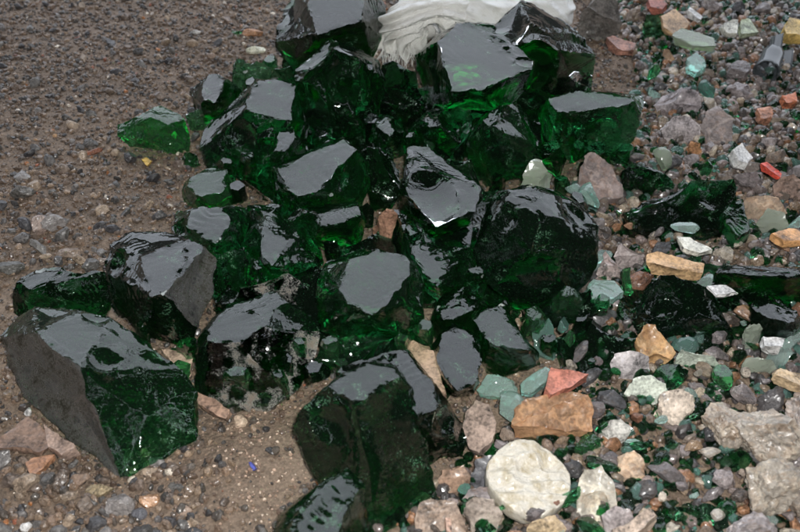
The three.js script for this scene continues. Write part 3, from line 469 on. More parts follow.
chunk('dark glass fragment right of the slanting topped chunk near the far block', { H: 0.09, b: 0.0, rip: 1.5, o: [[366, 130], [376, 112], [400, 118], [412, 140], [400, 150], [376, 146]], bites: 2, f: [{ p: [[378, 126], [388, 119], [398, 126], [390, 136]], h: 0.08, t: [-3, 0], amp: 0.0005, wave: 0.0012 }] });
chunk('dark glass fragment under the tall scratched green chunk', { H: 0.09, b: 0.0, rip: 1.4, o: [[536, 96], [548, 80], [580, 74], [598, 78], [590, 94], [560, 102]], bites: 2, mat: blackMat });
chunk('dark glass fragment in the hollow above the square grey topped block', { H: 0.09, b: 0.0, rip: 1.5, o: [[268, 82], [276, 66], [290, 64], [300, 80], [300, 94], [284, 92]], bites: 2 });
{
  const g = boxUV(stoneGeo(77, 8, { cuts: 5, rough: 0.3, freq: 3.5 }).scale(0.019, 0.004, 0.011), 9, 0.3), m = new THREE.Mesh(g, stoneMat('dedad4', 1.3, stoneMap, 0.8)), r = new THREE.Raycaster(CAM, rayAt(702, 306)), h = r.intersectObject(crusted)[0];
  m.name = 'white_crust'; m.castShadow = m.receiveShadow = true;
  if (h) { m.position.copy(h.point).sub(crusted.position); m.quaternion.setFromUnitVectors(V3(0, 1, 0), h.face.normal); }
  crusted.add(m);
}
chunk('dark green glass bed visible in the gaps at the left of the heap', { H: 0.04, o: [[172, 225], [230, 205], [310, 220], [325, 300], [310, 350], [250, 330], [200, 320], [180, 270]], bites: 4, mat: blackMat });
chunk('dark green glass bed visible in the gaps behind the tall front block', { H: 0.035, o: [[320, 340], [400, 325], [470, 310], [480, 380], [450, 430], [400, 400], [340, 375]], bites: 4, mat: blackMat });
chunk('dark green glass bed visible in the gaps at the upper left of the heap', { H: 0.045, o: [[215, 150], [262, 100], [300, 80], [390, 100], [380, 200], [300, 220], [250, 210]], bites: 4, mat: blackMat });
chunk('dark glass bed showing between the stones of the middle right rubble', { H: 0.036, o: [[602, 292], [640, 266], [712, 264], [800, 276], [818, 330], [745, 346], [655, 344], [604, 330]], bites: 4, mat: blackMat });
// splinters lying in the gaps of the heap
const splinterSpots = [];
{
  const R = rng(31337), q = V3(0, 0, 0);
  const inside = (x, y) => { const q = [[190, 110], [262, 30], [380, 60], [560, 80], [655, 120], [600, 200], [610, 300], [545, 360], [470, 400], [400, 350], [300, 400], [190, 380], [110, 300], [170, 215]]; let k = false; for (let i = 0, j = q.length - 1; i < q.length; j = i++) if ((q[i][1] > y) !== (q[j][1] > y) && x < (q[j][0] - q[i][0]) * (y - q[i][1]) / (q[j][1] - q[i][1]) + q[i][0]) k = !k; return k; };
  for (let tries = 0; tries < 900 && splinterSpots.length < 64; tries++) {
    const px = 110 + R() * 540, py = 60 + R() * 330, size = 12 + 20 * R() * R() + py * 0.012;
    if (!inside(px, py) || splinterSpots.some(([x, y, s]) => Math.hypot(x - px, y - py) < 0.6 * (s + size) / 1.4)) continue;
    const ray = new THREE.Ray(CAM, rayAt(px, py)); let best = 9, y = 0, bed = true;
    for (const c of coarse) for (const [a, b, d] of c.tris) if (ray.intersectTriangle(a, b, d, true, q) && q.distanceTo(CAM) < best) { best = q.distanceTo(CAM); y = q.y; bed = /bed visible/.test(c.label ?? ''); }
    if (!(bed || y < 0.028 + 0.03 * R()) || y > 0.075) continue;
    splinterSpots.push([px, py, size, y]);
  }
}
for (const [i, [px, py, size, y]] of splinterSpots.entries()) {
  const R = rng(8800 + i), n = 5 + Math.floor(R() * 3), a0 = R() * 6.28, lean = R() * 3.14, long = 0.5 + 0.5 * R(), H = Math.min(0.1, y + 0.012 + size * 0.0007 * (0.5 + R())), ring = (k, dy) => Array.from({ length: n }, (_, j) => { const a = a0 + j / n * 6.283 + 0.5 * (R() - 0.5), r = size / 2 * k * (0.8 + 0.4 * R()), u = Math.cos(a) * r, v = Math.sin(a) * r * long; return [px + u * Math.cos(lean) - v * Math.sin(lean), py + dy + (u * Math.sin(lean) + v * Math.cos(lean)) * 0.8]; });
  const m = lump({ seed: 8800 + i, H, b: Math.max(0, y - 0.02), o: ring(1.25, size * 0.22), f: R() < 0.75 ? [{ p: ring(0.8, -size * 0.12), h: H, t: [-4 + 9 * R(), -7 + 14 * R()], amp: 0.0003 * R(), wave: 0.0003 + 0.0012 * R() }] : [], bites: -1 + Math.floor(R() * 3), chips: 1, chip: 0.45, rip: 0.5 + R(), mat: [glassMats[0], glassMats[1], blackMat, clearGreen][Math.min(3, Math.floor(R() * 3.4))] });
  add(m, 'glass_splinter', whereabouts(size > 24 ? 'larger dark glass splinter' : size < 17 ? 'small dark glass splinter' : 'dark glass splinter', px, py, [[100, 390, 'front left block'], [160, 290, 'dusty sided block'], [250, 350, 'oval topped chunk'], [360, 440, 'tall front block'], [410, 385, 'streaked wedge'], [376, 285, 'disc faced lump'], [437, 195, 'pointed grey face'], [540, 245, 'domed lump'], [438, 262, 'splinter cluster'], [460, 355, 'broad grey faced chunk'], [505, 335, 'pointed grey chunk'], [288, 245, 'heart shaped face'], [235, 278, 'dark rounded lump'], [272, 288, 'dirt flecked chunk'], [210, 228, 'wavy grey chunk'], [213, 188, 'pale topped slab'], [318, 175, 'slanting topped chunk'], [255, 130, 'square topped block'], [215, 95, 'far left chunk'], [338, 90, 'green banded block'], [478, 65, 'broad grey topped block'], [505, 145, 'sliver faced block'], [600, 120, 'grey striped chunk'], [400, 98, 'dark upright chunk'], [440, 133, 'brownish lump'], [384, 175, 'dark glass column'], [325, 218, 'grey streaked splinter'], [388, 222, 'brown heap stone'], [600, 182, 'large mauve rock']]), 'glass splinter', 'dark glass splinters in the gaps of the heap');
}
// ---------------------------------------------------------------- rubble: single stones and shards
const taken = [];
let stoneSeed = 4000;
function st(label, px, py, w, h, hex, o = {}) {
  const mm = mmpx(at(px, py, 0.015)), seed = o.seed ?? ++stoneSeed, rx = w / 2 * mm * 1.14, rv = h / 2 * mm * 1.14, up = o.up ?? rv * 0.6;
  const g = boxUV(stoneGeo(seed, o.detail ?? (Math.max(w, h) > 26 ? 14 : 8), { near: o.near ?? (o.mat ? 0.36 : 0.55), crease: o.crease ?? 0.35, cuts: o.mat ? 7 : o.cuts ?? 10, rough: o.rough ?? (o.mat ? 0.03 : 0.06), soft: o.soft ?? 0.02, freq: o.freq }).scale(rx, rv, rv), o.uv ?? 9, seed * 0.17);
  const m = new THREE.Mesh(g, o.mat ?? stoneMat(hex, o.k, o.map, o.gloss));
  m.quaternion.setFromAxisAngle(V3(0, Math.sin(PITCH), Math.cos(PITCH)), -(o.rot ?? 0) * Math.PI / 180);
  m.position.copy(at(px, py, up));
  taken.push([px, py, (w + h) / 4]);
  return add(m, o.name ?? 'stone', label, o.cat ?? 'stone', o.group);
}
// a tile, plank or shard: its upper face as seen, a thickness below it
function pl(label, pts, hex, o = {}) {
  const th = o.th ?? 0.01, h = o.h ?? 0.025, t = o.t ?? [0, 0], n = V3(Math.tan(t[1] * Math.PI / 180), 1, -Math.tan(t[0] * Math.PI / 180)).normalize();
  const cx = pts.reduce((s, p) => s + p[0], 0) / pts.length, cy = pts.reduce((s, p) => s + p[1], 0) / pts.length, k = n.dot(at(cx, cy, h));
  const low = pts.map(([x, y]) => { const r = rayAt(x, y), p = CAM.clone().addScaledVector(r, (k - n.dot(CAM)) / n.dot(r)).addScaledVector(n, -th); return [...toPx(p), p.y]; });
  const m = lump({ seed: o.seed ?? ++stoneSeed, H: h, o: low, f: [{ p: pts, h, t, wave: o.wave ?? 0.0005, amp: o.amp }], mat: o.mat ?? stoneMat(hex, o.k, o.map, o.gloss), chips: 0, bites: (o.bites ?? 1) - 3, chip: o.chip ?? 0.8, rip: o.rip ?? 0.2, grit: o.mat ? 0 : (o.grit ?? 0.0005), floor: Math.min(...low.map((p) => p[2])) - 0.003, len: 0.0024 });
  taken.push([cx, cy, Math.sqrt(Math.max(...pts.map((p) => Math.abs(p[0] - cx))) * Math.max(...pts.map((p) => Math.abs(p[1] - cy)))) ]);
  return add(m, o.name ?? 'stone', label, o.cat ?? 'stone', o.group);
}
function rock(label, o, hex, s = {}) {
  const xs = o.map((p) => p[0]), ys = o.map((p) => p[1]), cx = xs.reduce((a, b) => a + b) / xs.length, cy = ys.reduce((a, b) => a + b) / ys.length;
  taken.push([cx, cy, Math.sqrt((Math.max(...xs) - Math.min(...xs)) * (Math.max(...ys) - Math.min(...ys))) / 2.2]);
  return add(lump({ seed: ++stoneSeed, H: s.H ?? 0.045, o, rip: 0.5, grit: s.grit ?? 0.0016, chip: 1.2, merge: 0.9, chips: s.mat ? 2 : 0, bites: (s.bites ?? 2) - 4, mat: s.mat ?? stoneMat(hex, s.k, s.map, s.gloss), floor: -0.006, len: 0.0024, ...s.more }), s.name ?? 'stone', label, s.cat ?? 'stone', s.group);
}
const SH = { name: 'glass_shard', cat: 'glass shard' };
// around the white disc, bottom middle
{
  const c = at(529, 476, 0.03), mm = mmpx(c), R0 = 43.5 * mm, T = 0.021, nr = 44, na = 170, pos = [], idx = [], rings = [];
  for (let i = 0; i <= nr; i++) rings.push([i / nr * 0.965, 0]);
  rings.push([0.99, -0.1], [1, -0.25], [0.995, -0.6], [0.98, -0.85], [0.93, -1], [0.5, -1], [0.001, -1]);
  rings.forEach(([r, y], i) => { for (let a = 0; a < na; a++) { const th = a / na * 6.2832, wob = 1 + 0.05 * noise(Math.cos(th) * 1.3, Math.sin(th) * 1.3, 3) + 0.012 * noise(Math.cos(th) * 6, Math.sin(th) * 6, 8), x = Math.cos(th) * r * R0 * wob, z = Math.sin(th) * r * R0 * wob; let yy = y * T;
    if (y === 0) yy += 0.008 * fbm(x * 42 + 2, z * 60, 1.2, 5) - 0.006 * Math.abs(noise(x * 40, z * 75, 5)) - 0.0025 * Math.exp(-((r / 0.5) ** 2)); else yy += 0.0008 * noise(x * 200, z * 200, y);
    pos.push(x + 0.0006 * noise(x * 300, y * 9, z * 300), yy, z); } });
  for (let i = 0; i < rings.length - 1; i++) for (let a = 0; a < na; a++) { const p = i * na + a, q = i * na + (a + 1) % na; idx.push(p, q, p + na, q, q + na, p + na); }
  let g = new THREE.BufferGeometry(); g.setAttribute('position', new THREE.Float32BufferAttribute(pos, 3)); g.setIndex(idx); g.computeVertexNormals(); g = boxUV(g, 9, 0.2);
  const discMap = tex(512, (i) => { const b = 0.8 * sst(0.42, 0.75, N2[i] * 0.6 + N1[i] * 0.4), s = 0.12 * (N3[i] - 0.5), v = 0.06 * (N1[i] - 0.5); return [0.93 - 0.2 * b + s + v, 0.92 - 0.24 * b + s + v, 0.89 - 0.33 * b + s + v]; }, true);
  const m = new THREE.Mesh(g, new THREE.MeshPhysicalMaterial({ name: 'worn_plaster', color: new THREE.Color().setRGB(0.68, 0.65, 0.6), map: discMap, bumpMap: stoneBump, bumpScale: 0.0008, roughness: 0.5, clearcoat: 0.4, clearcoatRoughness: 0.2 }));
  m.position.copy(c); m.rotation.set(0.05, 0, -0.1); taken.push([529, 478, 44]);
  add(m, 'plaster_disc', 'thick round white disc with crumpled beige stained top in the rubble', 'disc');
}
pl('pinkish brown round flat stone standing on edge left of the white disc', [[477, 400], [490, 405], [495, 424], [491, 446], [482, 455], [469, 448], [463, 430], [466, 412]], 'b59c8c', { k: 0.75, gloss: 0.9, h: 0.035, t: [-24, -10], th: 0.012, grit: 0.001 });
rock('large orange brown rusty rock above the white disc', [[511, 424, 0.03], [514, 408], [535, 397], [570, 393], [589, 395], [593, 410], [590, 430], [570, 440], [535, 441], [516, 438]], 'a87a52', { H: 0.05, map: veinMap, k: 1.25 });
pl('terracotta red triangular tile piece above the rusty rock', [[551, 367], [589, 376], [560, 392], [547, 396], [546, 390]], 'b06450', { h: 0.045, t: [-6, 4], th: 0.012, grit: 0.0003, name: 'tile_piece', cat: 'tile piece' });
st('clear aqua glass lump left of the long pale shard', 493, 390, 40, 26, '', { mat: aquaMat, ...SH, cuts: 7, rough: 0.07, up: 0.02 });
st('pale glass lump between the round flat stone and the rusty rock', 508, 407, 32, 28, '', { mat: aquaMat, ...SH, cuts: 8, up: 0.022 });
pl('long pale aqua shard pointing at the terracotta tile', [[520, 383], [545, 365], [556, 372], [531, 394], [521, 392]], '', { mat: aquaMat, ...SH, h: 0.03, t: [-8, -6], th: 0.008 });
rock('tall teal glass bit with bright lower rim', [[532, 330], [538, 320], [547, 316], [552, 330], [560, 345], [559, 355], [548, 361], [536, 352]], '', { mat: tealMat, ...SH, H: 0.045, grit: 0, more: { rip: 1.2 } });
st('small teal glass bit right of the tall teal one', 563, 326, 13, 22, '', { mat: tealMat, ...SH, up: 0.04 });
st('bright emerald glass bit beside the teal pieces', 569, 339, 12, 15, '', { mat: clearGreen, ...SH, up: 0.035 });
rock('orange tan quartz block with grey patches in the rubble', [[634, 340], [644, 326], [655, 324], [668, 340], [675, 354], [664, 366], [655, 374], [645, 362]], 'b58a58', { H: 0.06, map: veinMap, k: 1.3 });
rock('smooth lilac grey stone left of the orange tan block', [[610, 362], [616, 354], [632, 351], [645, 357], [649, 370], [640, 377], [624, 378], [613, 372]], 'a6a0a2', { H: 0.045, grit: 0.0008 });
rock('whitish green glassy stone right of the orange tan block', [[670, 366], [680, 350], [695, 346], [706, 352], [722, 366], [712, 370], [690, 371], [673, 371]], 'c2cfbf', { H: 0.05, k: 0.9 });
rock('pale green grey blocky stone under the lilac stone', [[625, 396], [634, 380], [652, 376], [664, 381], [668, 396], [654, 404], [636, 405]], 'b3bfb0', { H: 0.04 });
rock('cream and pink stone with orange right edge', [[656, 400], [664, 391], [680, 389], [694, 396], [695, 412], [684, 422], [675, 430], [665, 420]], 'd8c6b4', { H: 0.045, k: 0.95 });
rock('light grey angular stone above the white crusty rock', [[600, 428], [606, 420], [620, 417], [632, 426], [630, 438], [618, 445], [608, 440]], 'b9b7b2', { H: 0.038 });
rock('orange tan crusty stone with bright crystals', [[616, 455], [628, 450], [640, 449], [647, 462], [645, 480], [630, 486], [617, 476]], 'b59a80', { H: 0.042, map: veinMap });
pl('long tan sandstone plank lying across the dark slab', [[647, 254], [660, 253], [706, 264], [703, 273], [675, 268], [646, 262]], 'bf9668', { h: 0.06, t: [-12, 0], th: 0.014, k: 1.15, grit: 0.0005 });
pl('white glazed tile piece with red clay edge', [[707, 285], [726, 285], [738, 293], [716, 294]], 'e4dfda', { h: 0.065, t: [-4, 0], th: 0.004, k: 1.2, grit: 0, chip: 0.4, name: 'tile_piece', cat: 'tile piece' });
rock('large mauve brown rock at the right side of the domed lump', [[578, 172], [584, 158], [596, 152], [610, 166], [622, 184], [623, 198], [612, 212], [592, 212], [582, 196]], '8d7b76', { H: 0.07, k: 1.2, map: veinMap });
rock('brown mauve pointed stone left of the long tan plank', [[594, 276], [600, 262], [607, 252], [617, 264], [624, 275], [615, 284], [600, 283]], '9b8a88', { H: 0.05 });
rock('mauve grey stone touching the left end of the tan plank', [[612, 255], [620, 245], [634, 243], [644, 252], [646, 262], [632, 269], [618, 266]], '8f8383', { H: 0.048 });
pl('cream shard lying above the tan plank', [[677, 236], [690, 238], [712, 250], [700, 253], [683, 246]], 'd3c6ae', { h: 0.06, t: [-6, 0], th: 0.006 });
rock('tan brown rock leaning on the grey glass slab', [[740, 206], [745, 196], [765, 194], [780, 200], [788, 213], [770, 222], [750, 224]], 'a88f78', { H: 0.05, map: veinMap });
rock('olive green glass lump below the tan brown rock', [[758, 222], [768, 208], [782, 212], [788, 224], [780, 236], [764, 235]], '', { mat: oliveMat, ...SH, H: 0.045, grit: 0 });
pl('orange tan plank shaped stone at the right edge of the picture', [[772, 233], [790, 229], [808, 232], [806, 241], [784, 241]], 'c48a52', { h: 0.05, t: [-6, 0], th: 0.012 });
pl('bright red plastic shard among the grey stones', [[762, 164], [767, 162], [782, 173], [779, 177]], 'd2402c', { h: 0.045, t: [-10, 0], th: 0.003, grit: 0, bites: 0, name: 'plastic_shard', cat: 'plastic shard' });
pl('white angular stone left of the red plastic shard', [[733, 150], [742, 143], [753, 158], [748, 163], [738, 160]], 'd5d2cc', { h: 0.045, t: [-14, 6], th: 0.014 });
rock('rounded brown stone at the right edge below the red shard', [[772, 188], [780, 178], [795, 174], [806, 184], [806, 198], [790, 203], [776, 199]], '8a7064', { H: 0.05 });
rock('small rusty orange stone right of the wide grey striped chunk', [[683, 150], [690, 141], [701, 143], [702, 153], [692, 157]], 'b07a50', { H: 0.04 });
rock('large purple grey rock behind the wide grey striped chunk', [[655, 100], [662, 90], [680, 87], [698, 92], [703, 106], [690, 114], [668, 116]], '948b90', { H: 0.06, k: 1.15 });
rock('purple grey rock with pale crystals below the largest purple one', [[662, 126], [672, 116], [690, 116], [702, 128], [700, 142], [680, 145], [665, 138]], '9c9396', { H: 0.05 });
rock('big brown grey crystalline rock right of the purple rocks', [[700, 130], [706, 112], [720, 106], [732, 118], [732, 140], [718, 150], [704, 146]], '8f827c', { H: 0.055, map: veinMap });
pl('pale mint glass splinter in the fine grey rubble', [[687, 60], [696, 52], [705, 58], [707, 66], [697, 73], [688, 69]], '', { mat: aquaMat, ...SH, h: 0.04, t: [-16, 0], th: 0.01 });
pl('flat grey green glass slab below the tan curved sherd', [[672, 36], [681, 28], [714, 38], [716, 46], [694, 46]], '', { mat: oliveMat, ...SH, h: 0.045, t: [-14, 0], th: 0.01 });
pl('tan curved pottery sherd near the top right of the rubble', [[661, 12], [676, 9], [690, 22], [688, 28], [673, 34], [663, 28]], 'b08b62', { h: 0.05, t: [-20, 4], th: 0.007, grit: 0.0002, name: 'pottery_sherd', cat: 'pottery sherd' });
rock('dark green glass cube beside the tan pottery sherd', [[642, 30], [645, 15], [669, 13], [671, 34], [660, 38], [646, 35]], '', { ...SH, mat: glassMat, H: 0.06, grit: 0 });
pl('red brick fragment at the top edge of the rubble', [[648, -2], [660, -5], [667, 4], [662, 9], [650, 6]], 'a95a4a', { h: 0.05, t: [-14, 0], th: 0.016, name: 'brick_fragment', cat: 'brick fragment' });
pl('long reddish brown stone under the dark rock at the top', [[607, 38], [614, 36], [636, 43], [634, 50], [617, 49]], 'a06a58', { h: 0.05, t: [-16, 0], th: 0.014 });
pl('pale yellow green shard left of its darker green neighbour', [[720, 26], [733, 19], [738, 20], [737, 34], [726, 33]], 'c6cfae', { h: 0.05, t: [-20, -8], th: 0.008, ...SH });
pl('light green shard right of the yellow green one', [[740, 20], [750, 19], [760, 32], [742, 34]], 'a9b898', { h: 0.05, t: [-20, 8], th: 0.008, ...SH });
pl('bright yellow orange stone at the top right edge', [[784, 26], [790, 17], [806, 22], [806, 36], [786, 34]], 'd6a24e', { h: 0.055, t: [-18, 0], th: 0.02 });
pl('orange red brick chip near the right edge under the broken bottle', [[782, 95], [796, 92], [798, 101], [786, 103]], 'b5623c', { h: 0.05, t: [-18, 0], th: 0.012, name: 'brick_fragment', cat: 'brick fragment' });
pl('pale orange brick chip left of the orange red one', [[758, 108], [771, 106], [773, 118], [761, 119]], 'b87858', { h: 0.05, t: [-18, 0], th: 0.012, name: 'brick_fragment', cat: 'brick fragment' });
pl('small slim white strip of china near the top of the rubble', [[687, 10], [690, 7], [703, 16], [700, 20]], 'ece9e4', { h: 0.05, t: [-14, 0], th: 0.004, grit: 0, k: 1.2, name: 'pottery_sherd', cat: 'pottery sherd' });
rock('large dark grey rock at the top edge right of the sack', [[578, 40], [582, 5], [600, -12], [618, 0], [622, 24], [606, 40]], '5f5a56', { H: 0.11 });
const RK = { map: veinMap, cuts: 12, near: 0.5, rough: 0.09, freq: 3, detail: 20, crease: 0.6, soft: 0.03 };
st('big pale beige quartz boulder with fissures at the right edge', 762, 432, 66, 56, 'aca092', { ...RK, rot: 12, k: 1.0, up: 0.03 });
st('pale pinkish quartz rock cut by the right edge of the picture', 808, 420, 48, 56, 'b8aba4', { ...RK, k: 0.95, up: 0.03 });
st('large grey beige rock with brown veins in the bottom right corner', 770, 488, 58, 54, '9c9284', { ...RK, rot: -20, k: 1.05, up: 0.028 });
st('brown grey rock at the very corner of the picture, bottom right', 812, 500, 46, 58, '8b7f74', { ...RK, k: 1.0, up: 0.025 });
st('grey lilac rock at the bottom edge under the grey beige one', 746, 534, 54, 40, '948c8c', { ...RK, k: 1.0, up: 0.02 });
st('cream and pale brown rock left of the big quartz boulder', 724, 424, 42, 44, 'b5a694', { ...RK, k: 1.0, rot: 30, up: 0.024 });
rock('white and grey crusty rock right of the white disc', [[575, 490], [582, 470], [600, 466], [613, 480], [618, 508], [600, 526], [578, 520]], 'cfc6b2', { H: 0.045, map: veinMap, k: 0.9, grit: 0.0024 });
rock('smooth grey purple stone under the crusty rock', [[600, 520], [612, 505], [630, 508], [638, 524], [628, 545], [604, 545]], '8d8486', { H: 0.042 });
pl('long pinkish tan stone bar at the bottom edge', [[612, 530], [650, 508], [657, 516], [625, 545], [612, 545]], 'c9b19c', { h: 0.04, t: [-8, -6], th: 0.014, k: 0.95 });
rock('brown grey rounded stone at the bottom edge left of the disc', [[412, 520], [420, 502], [442, 496], [462, 508], [466, 532], [440, 545], [416, 540]], '8c7868', { H: 0.045 });
rock('grey brown stone touching the lower left of the white disc', [[462, 506], [474, 494], [492, 498], [502, 516], [494, 534], [472, 534]], '8b7e74', { H: 0.04 });
rock('small charcoal stone between the brown stones and the white disc', [[470, 475], [478, 460], [492, 458], [496, 470], [488, 484], [476, 486]], '55565c', { H: 0.035 });
rock('rusty brown stone under the round flat stone', [[436, 478], [446, 464], [466, 462], [474, 476], [464, 490], [444, 492]], '8e705c', { H: 0.035 });
rock('pale lilac crystalline stone left of the white disc', [[462, 500], [470, 486], [488, 484], [498, 496], [486, 506]], 'a3989a', { H: 0.032, map: veinMap });
rock('tan stone right of the brown ones at the bottom edge', [[524, 530], [534, 518], [556, 518], [566, 530], [556, 545], [530, 545]], 'b09874', { H: 0.032 });
pl('pink brick sliver at the bottom edge left of the disc', [[446, 517], [452, 516], [453, 536], [447, 536]], 'cf9a86', { h: 0.03, t: [-4, 0], th: 0.008, name: 'brick_fragment', cat: 'brick fragment' });
st('green sparkling glass bit right of the rusty rock', 584, 447, 30, 26, '', { mat: clearGreen, ...SH, up: 0.012, rough: 0.1 });
st('dark emerald glass lump under the whitish green stone', 722, 378, 17, 24, '', { mat: clearGreen, ...SH, up: 0.035 });
pl('thin pale brown slab at the right edge above the boulder', [[776, 366], [806, 376], [806, 388], [775, 374]], 'b59a74', { h: 0.05, t: [-6, 4], th: 0.01 });
pl('white mother of pearl like stone near the right edge', [[763, 336], [785, 338], [782, 348], [766, 346]], 'd0c8c0', { h: 0.05, t: [-6, 0], th: 0.01 });
rock('light green glass block at the right of the white crusted slab', [[742, 336], [750, 325], [762, 324], [764, 336], [754, 342]], '', { mat: oliveMat, ...SH, H: 0.06, grit: 0 });
rock('pale blue green glass lump at the right edge under the worn patch chunk', [[764, 360], [772, 348], [792, 348], [796, 362], [782, 370], [768, 368]], '', { mat: aquaMat, ...SH, H: 0.045, grit: 0 });
rock('flat green glass lump between the quartz stones', [[742, 364], [752, 356], [770, 358], [776, 368], [758, 374]], '', { mat: oliveMat, ...SH, H: 0.045, grit: 0 });
pl('aqua glass slab under the brown mauve pointed stone', [[588, 286], [594, 280], [614, 281], [622, 292], [612, 299], [592, 298]], '', { mat: aquaMat, ...SH, h: 0.045, t: [-8, -4], th: 0.014 });
pl('upright green glass splinter beside the aqua slab', [[624, 270], [630, 268], [633, 294], [626, 292]], '', { mat: clearGreen, ...SH, h: 0.05, t: [-40, 0], th: 0.008 });
st('pale aqua glass cube right of the frosted splinter', 590, 198, 22, 26, '', { mat: aquaMat, ...SH, up: 0.05, cuts: 6 });
st('aqua grey glass flake above the long tan plank', 684, 228, 26, 12, '', { mat: aquaMat, ...SH, up: 0.045 });
st('milky green glass bit by the right end of the long dark block', 662, 158, 20, 22, '', { mat: oliveMat, ...SH, up: 0.03 });
rock('brown stone wedged in the middle of the glass heap', [[374, 232], [378, 216], [388, 207], [397, 214], [394, 230], [384, 236]], '9b6f58', { H: 0.1, more: { floor: 0.0 } });
// left side and front, on the gravel
pl('flat brown triangular slate at the left edge below the front left block', [[-8, 444], [26, 416], [38, 424], [56, 446], [40, 452], [0, 446]], '7d6352', { h: 0.016, t: [-4, 0], th: 0.008, grit: 0.0003 });
pl('pinkish brown stone touching the slate and the front left block', [[42, 424], [60, 436], [76, 448], [62, 455], [48, 446]], '9a8072', { h: 0.022, t: [-6, 0], th: 0.014 });
pl('rusty orange flake in front of the slate', [[26, 462], [36, 456], [56, 455], [44, 466], [30, 476]], 'a4714f', { h: 0.012, th: 0.006 });
pl('red brown flake by the tip of the oval topped chunk', [[192, 391], [204, 397], [232, 409], [226, 417], [206, 409], [195, 400]], 'a07c68', { h: 0.022, t: [-8, -6], th: 0.008 });
pl('flat brown stone between the three front left chunks', [[160, 350], [193, 350], [188, 372], [178, 370]], 'b0937f', { h: 0.02, t: [-6, 0], th: 0.01 });
pl('speckled brown stone slab between the glass lumps in front', [[402, 345], [428, 336], [447, 392], [437, 394], [415, 362]], 'ad8c72', { h: 0.05, t: [2, -4], th: 0.02, k: 1.1 });
st('pale tan pebble under the oval topped chunk', 240, 422, 15, 13, 'c0a68e', {});
pl('tiny blue plastic scrap on the sand patch', [[250, 461], [253, 460], [257, 466], [255, 469]], '3d46b0', { h: 0.016, th: 0.0015, grit: 0, bites: 0, k: 1, name: 'plastic_scrap', cat: 'plastic scrap' });
st('small white quartz bit above the slate', 28, 412, 8, 8, 'd8d2cc', {});
st('white shiny pebble at the bottom left corner', 26, 527, 11, 9, 'e8e4e4', {});
st('rust red twig like sliver left of the lone green piece', 95, 152, 22, 6, '9c5634', { rot: -18 });
pl('dry yellow leaf scrap below the lone green piece', [[142, 160], [147, 157], [152, 161], [147, 165]], 'c2952a', { h: 0.012, th: 0.001, grit: 0, bites: 0, name: 'leaf_scrap', cat: 'leaf scrap' });
st('pale cream stone at the edge of the far glass chunk', 255, 50, 19, 8, 'c6bda8', {});
st('orange brown stone on the gravel above the cream one', 253, 33, 19, 9, 'a8744e', {});
st('small white flake on the gravel at the top', 196, 32, 10, 5, 'd6d2ca', {});
st('dark green chip on the gravel near the orange brown stone', 237, 33, 11, 5, '', { mat: clearGreen, ...SH });
st('grey angular stone on the gravel left of the heap', 50, 224, 28, 18, '6f6a68', { rough: 0.07 });
st('pinkish grey stone beside the grey angular stone', 40, 226, 16, 20, '8d7a70', {});
st('dark grey lump on the gravel near the left edge', 22, 192, 22, 15, '68645f', {});
st('long dark stone on the gravel at the left edge', 10, 268, 26, 14, '55534f', {});
st('orange tan pebble in front of the front left block', 149, 500, 18, 15, 'b98a64', {});
st('flat olive brown stone in front of the front left block', 100, 490, 26, 13, '92805e', {});
st('rounded grey pebble in the front gravel', 120, 506, 26, 22, '7b7674', {});
st('bluish dark pebble right of the rounded grey one', 137, 514, 18, 13, '5e6068', {});
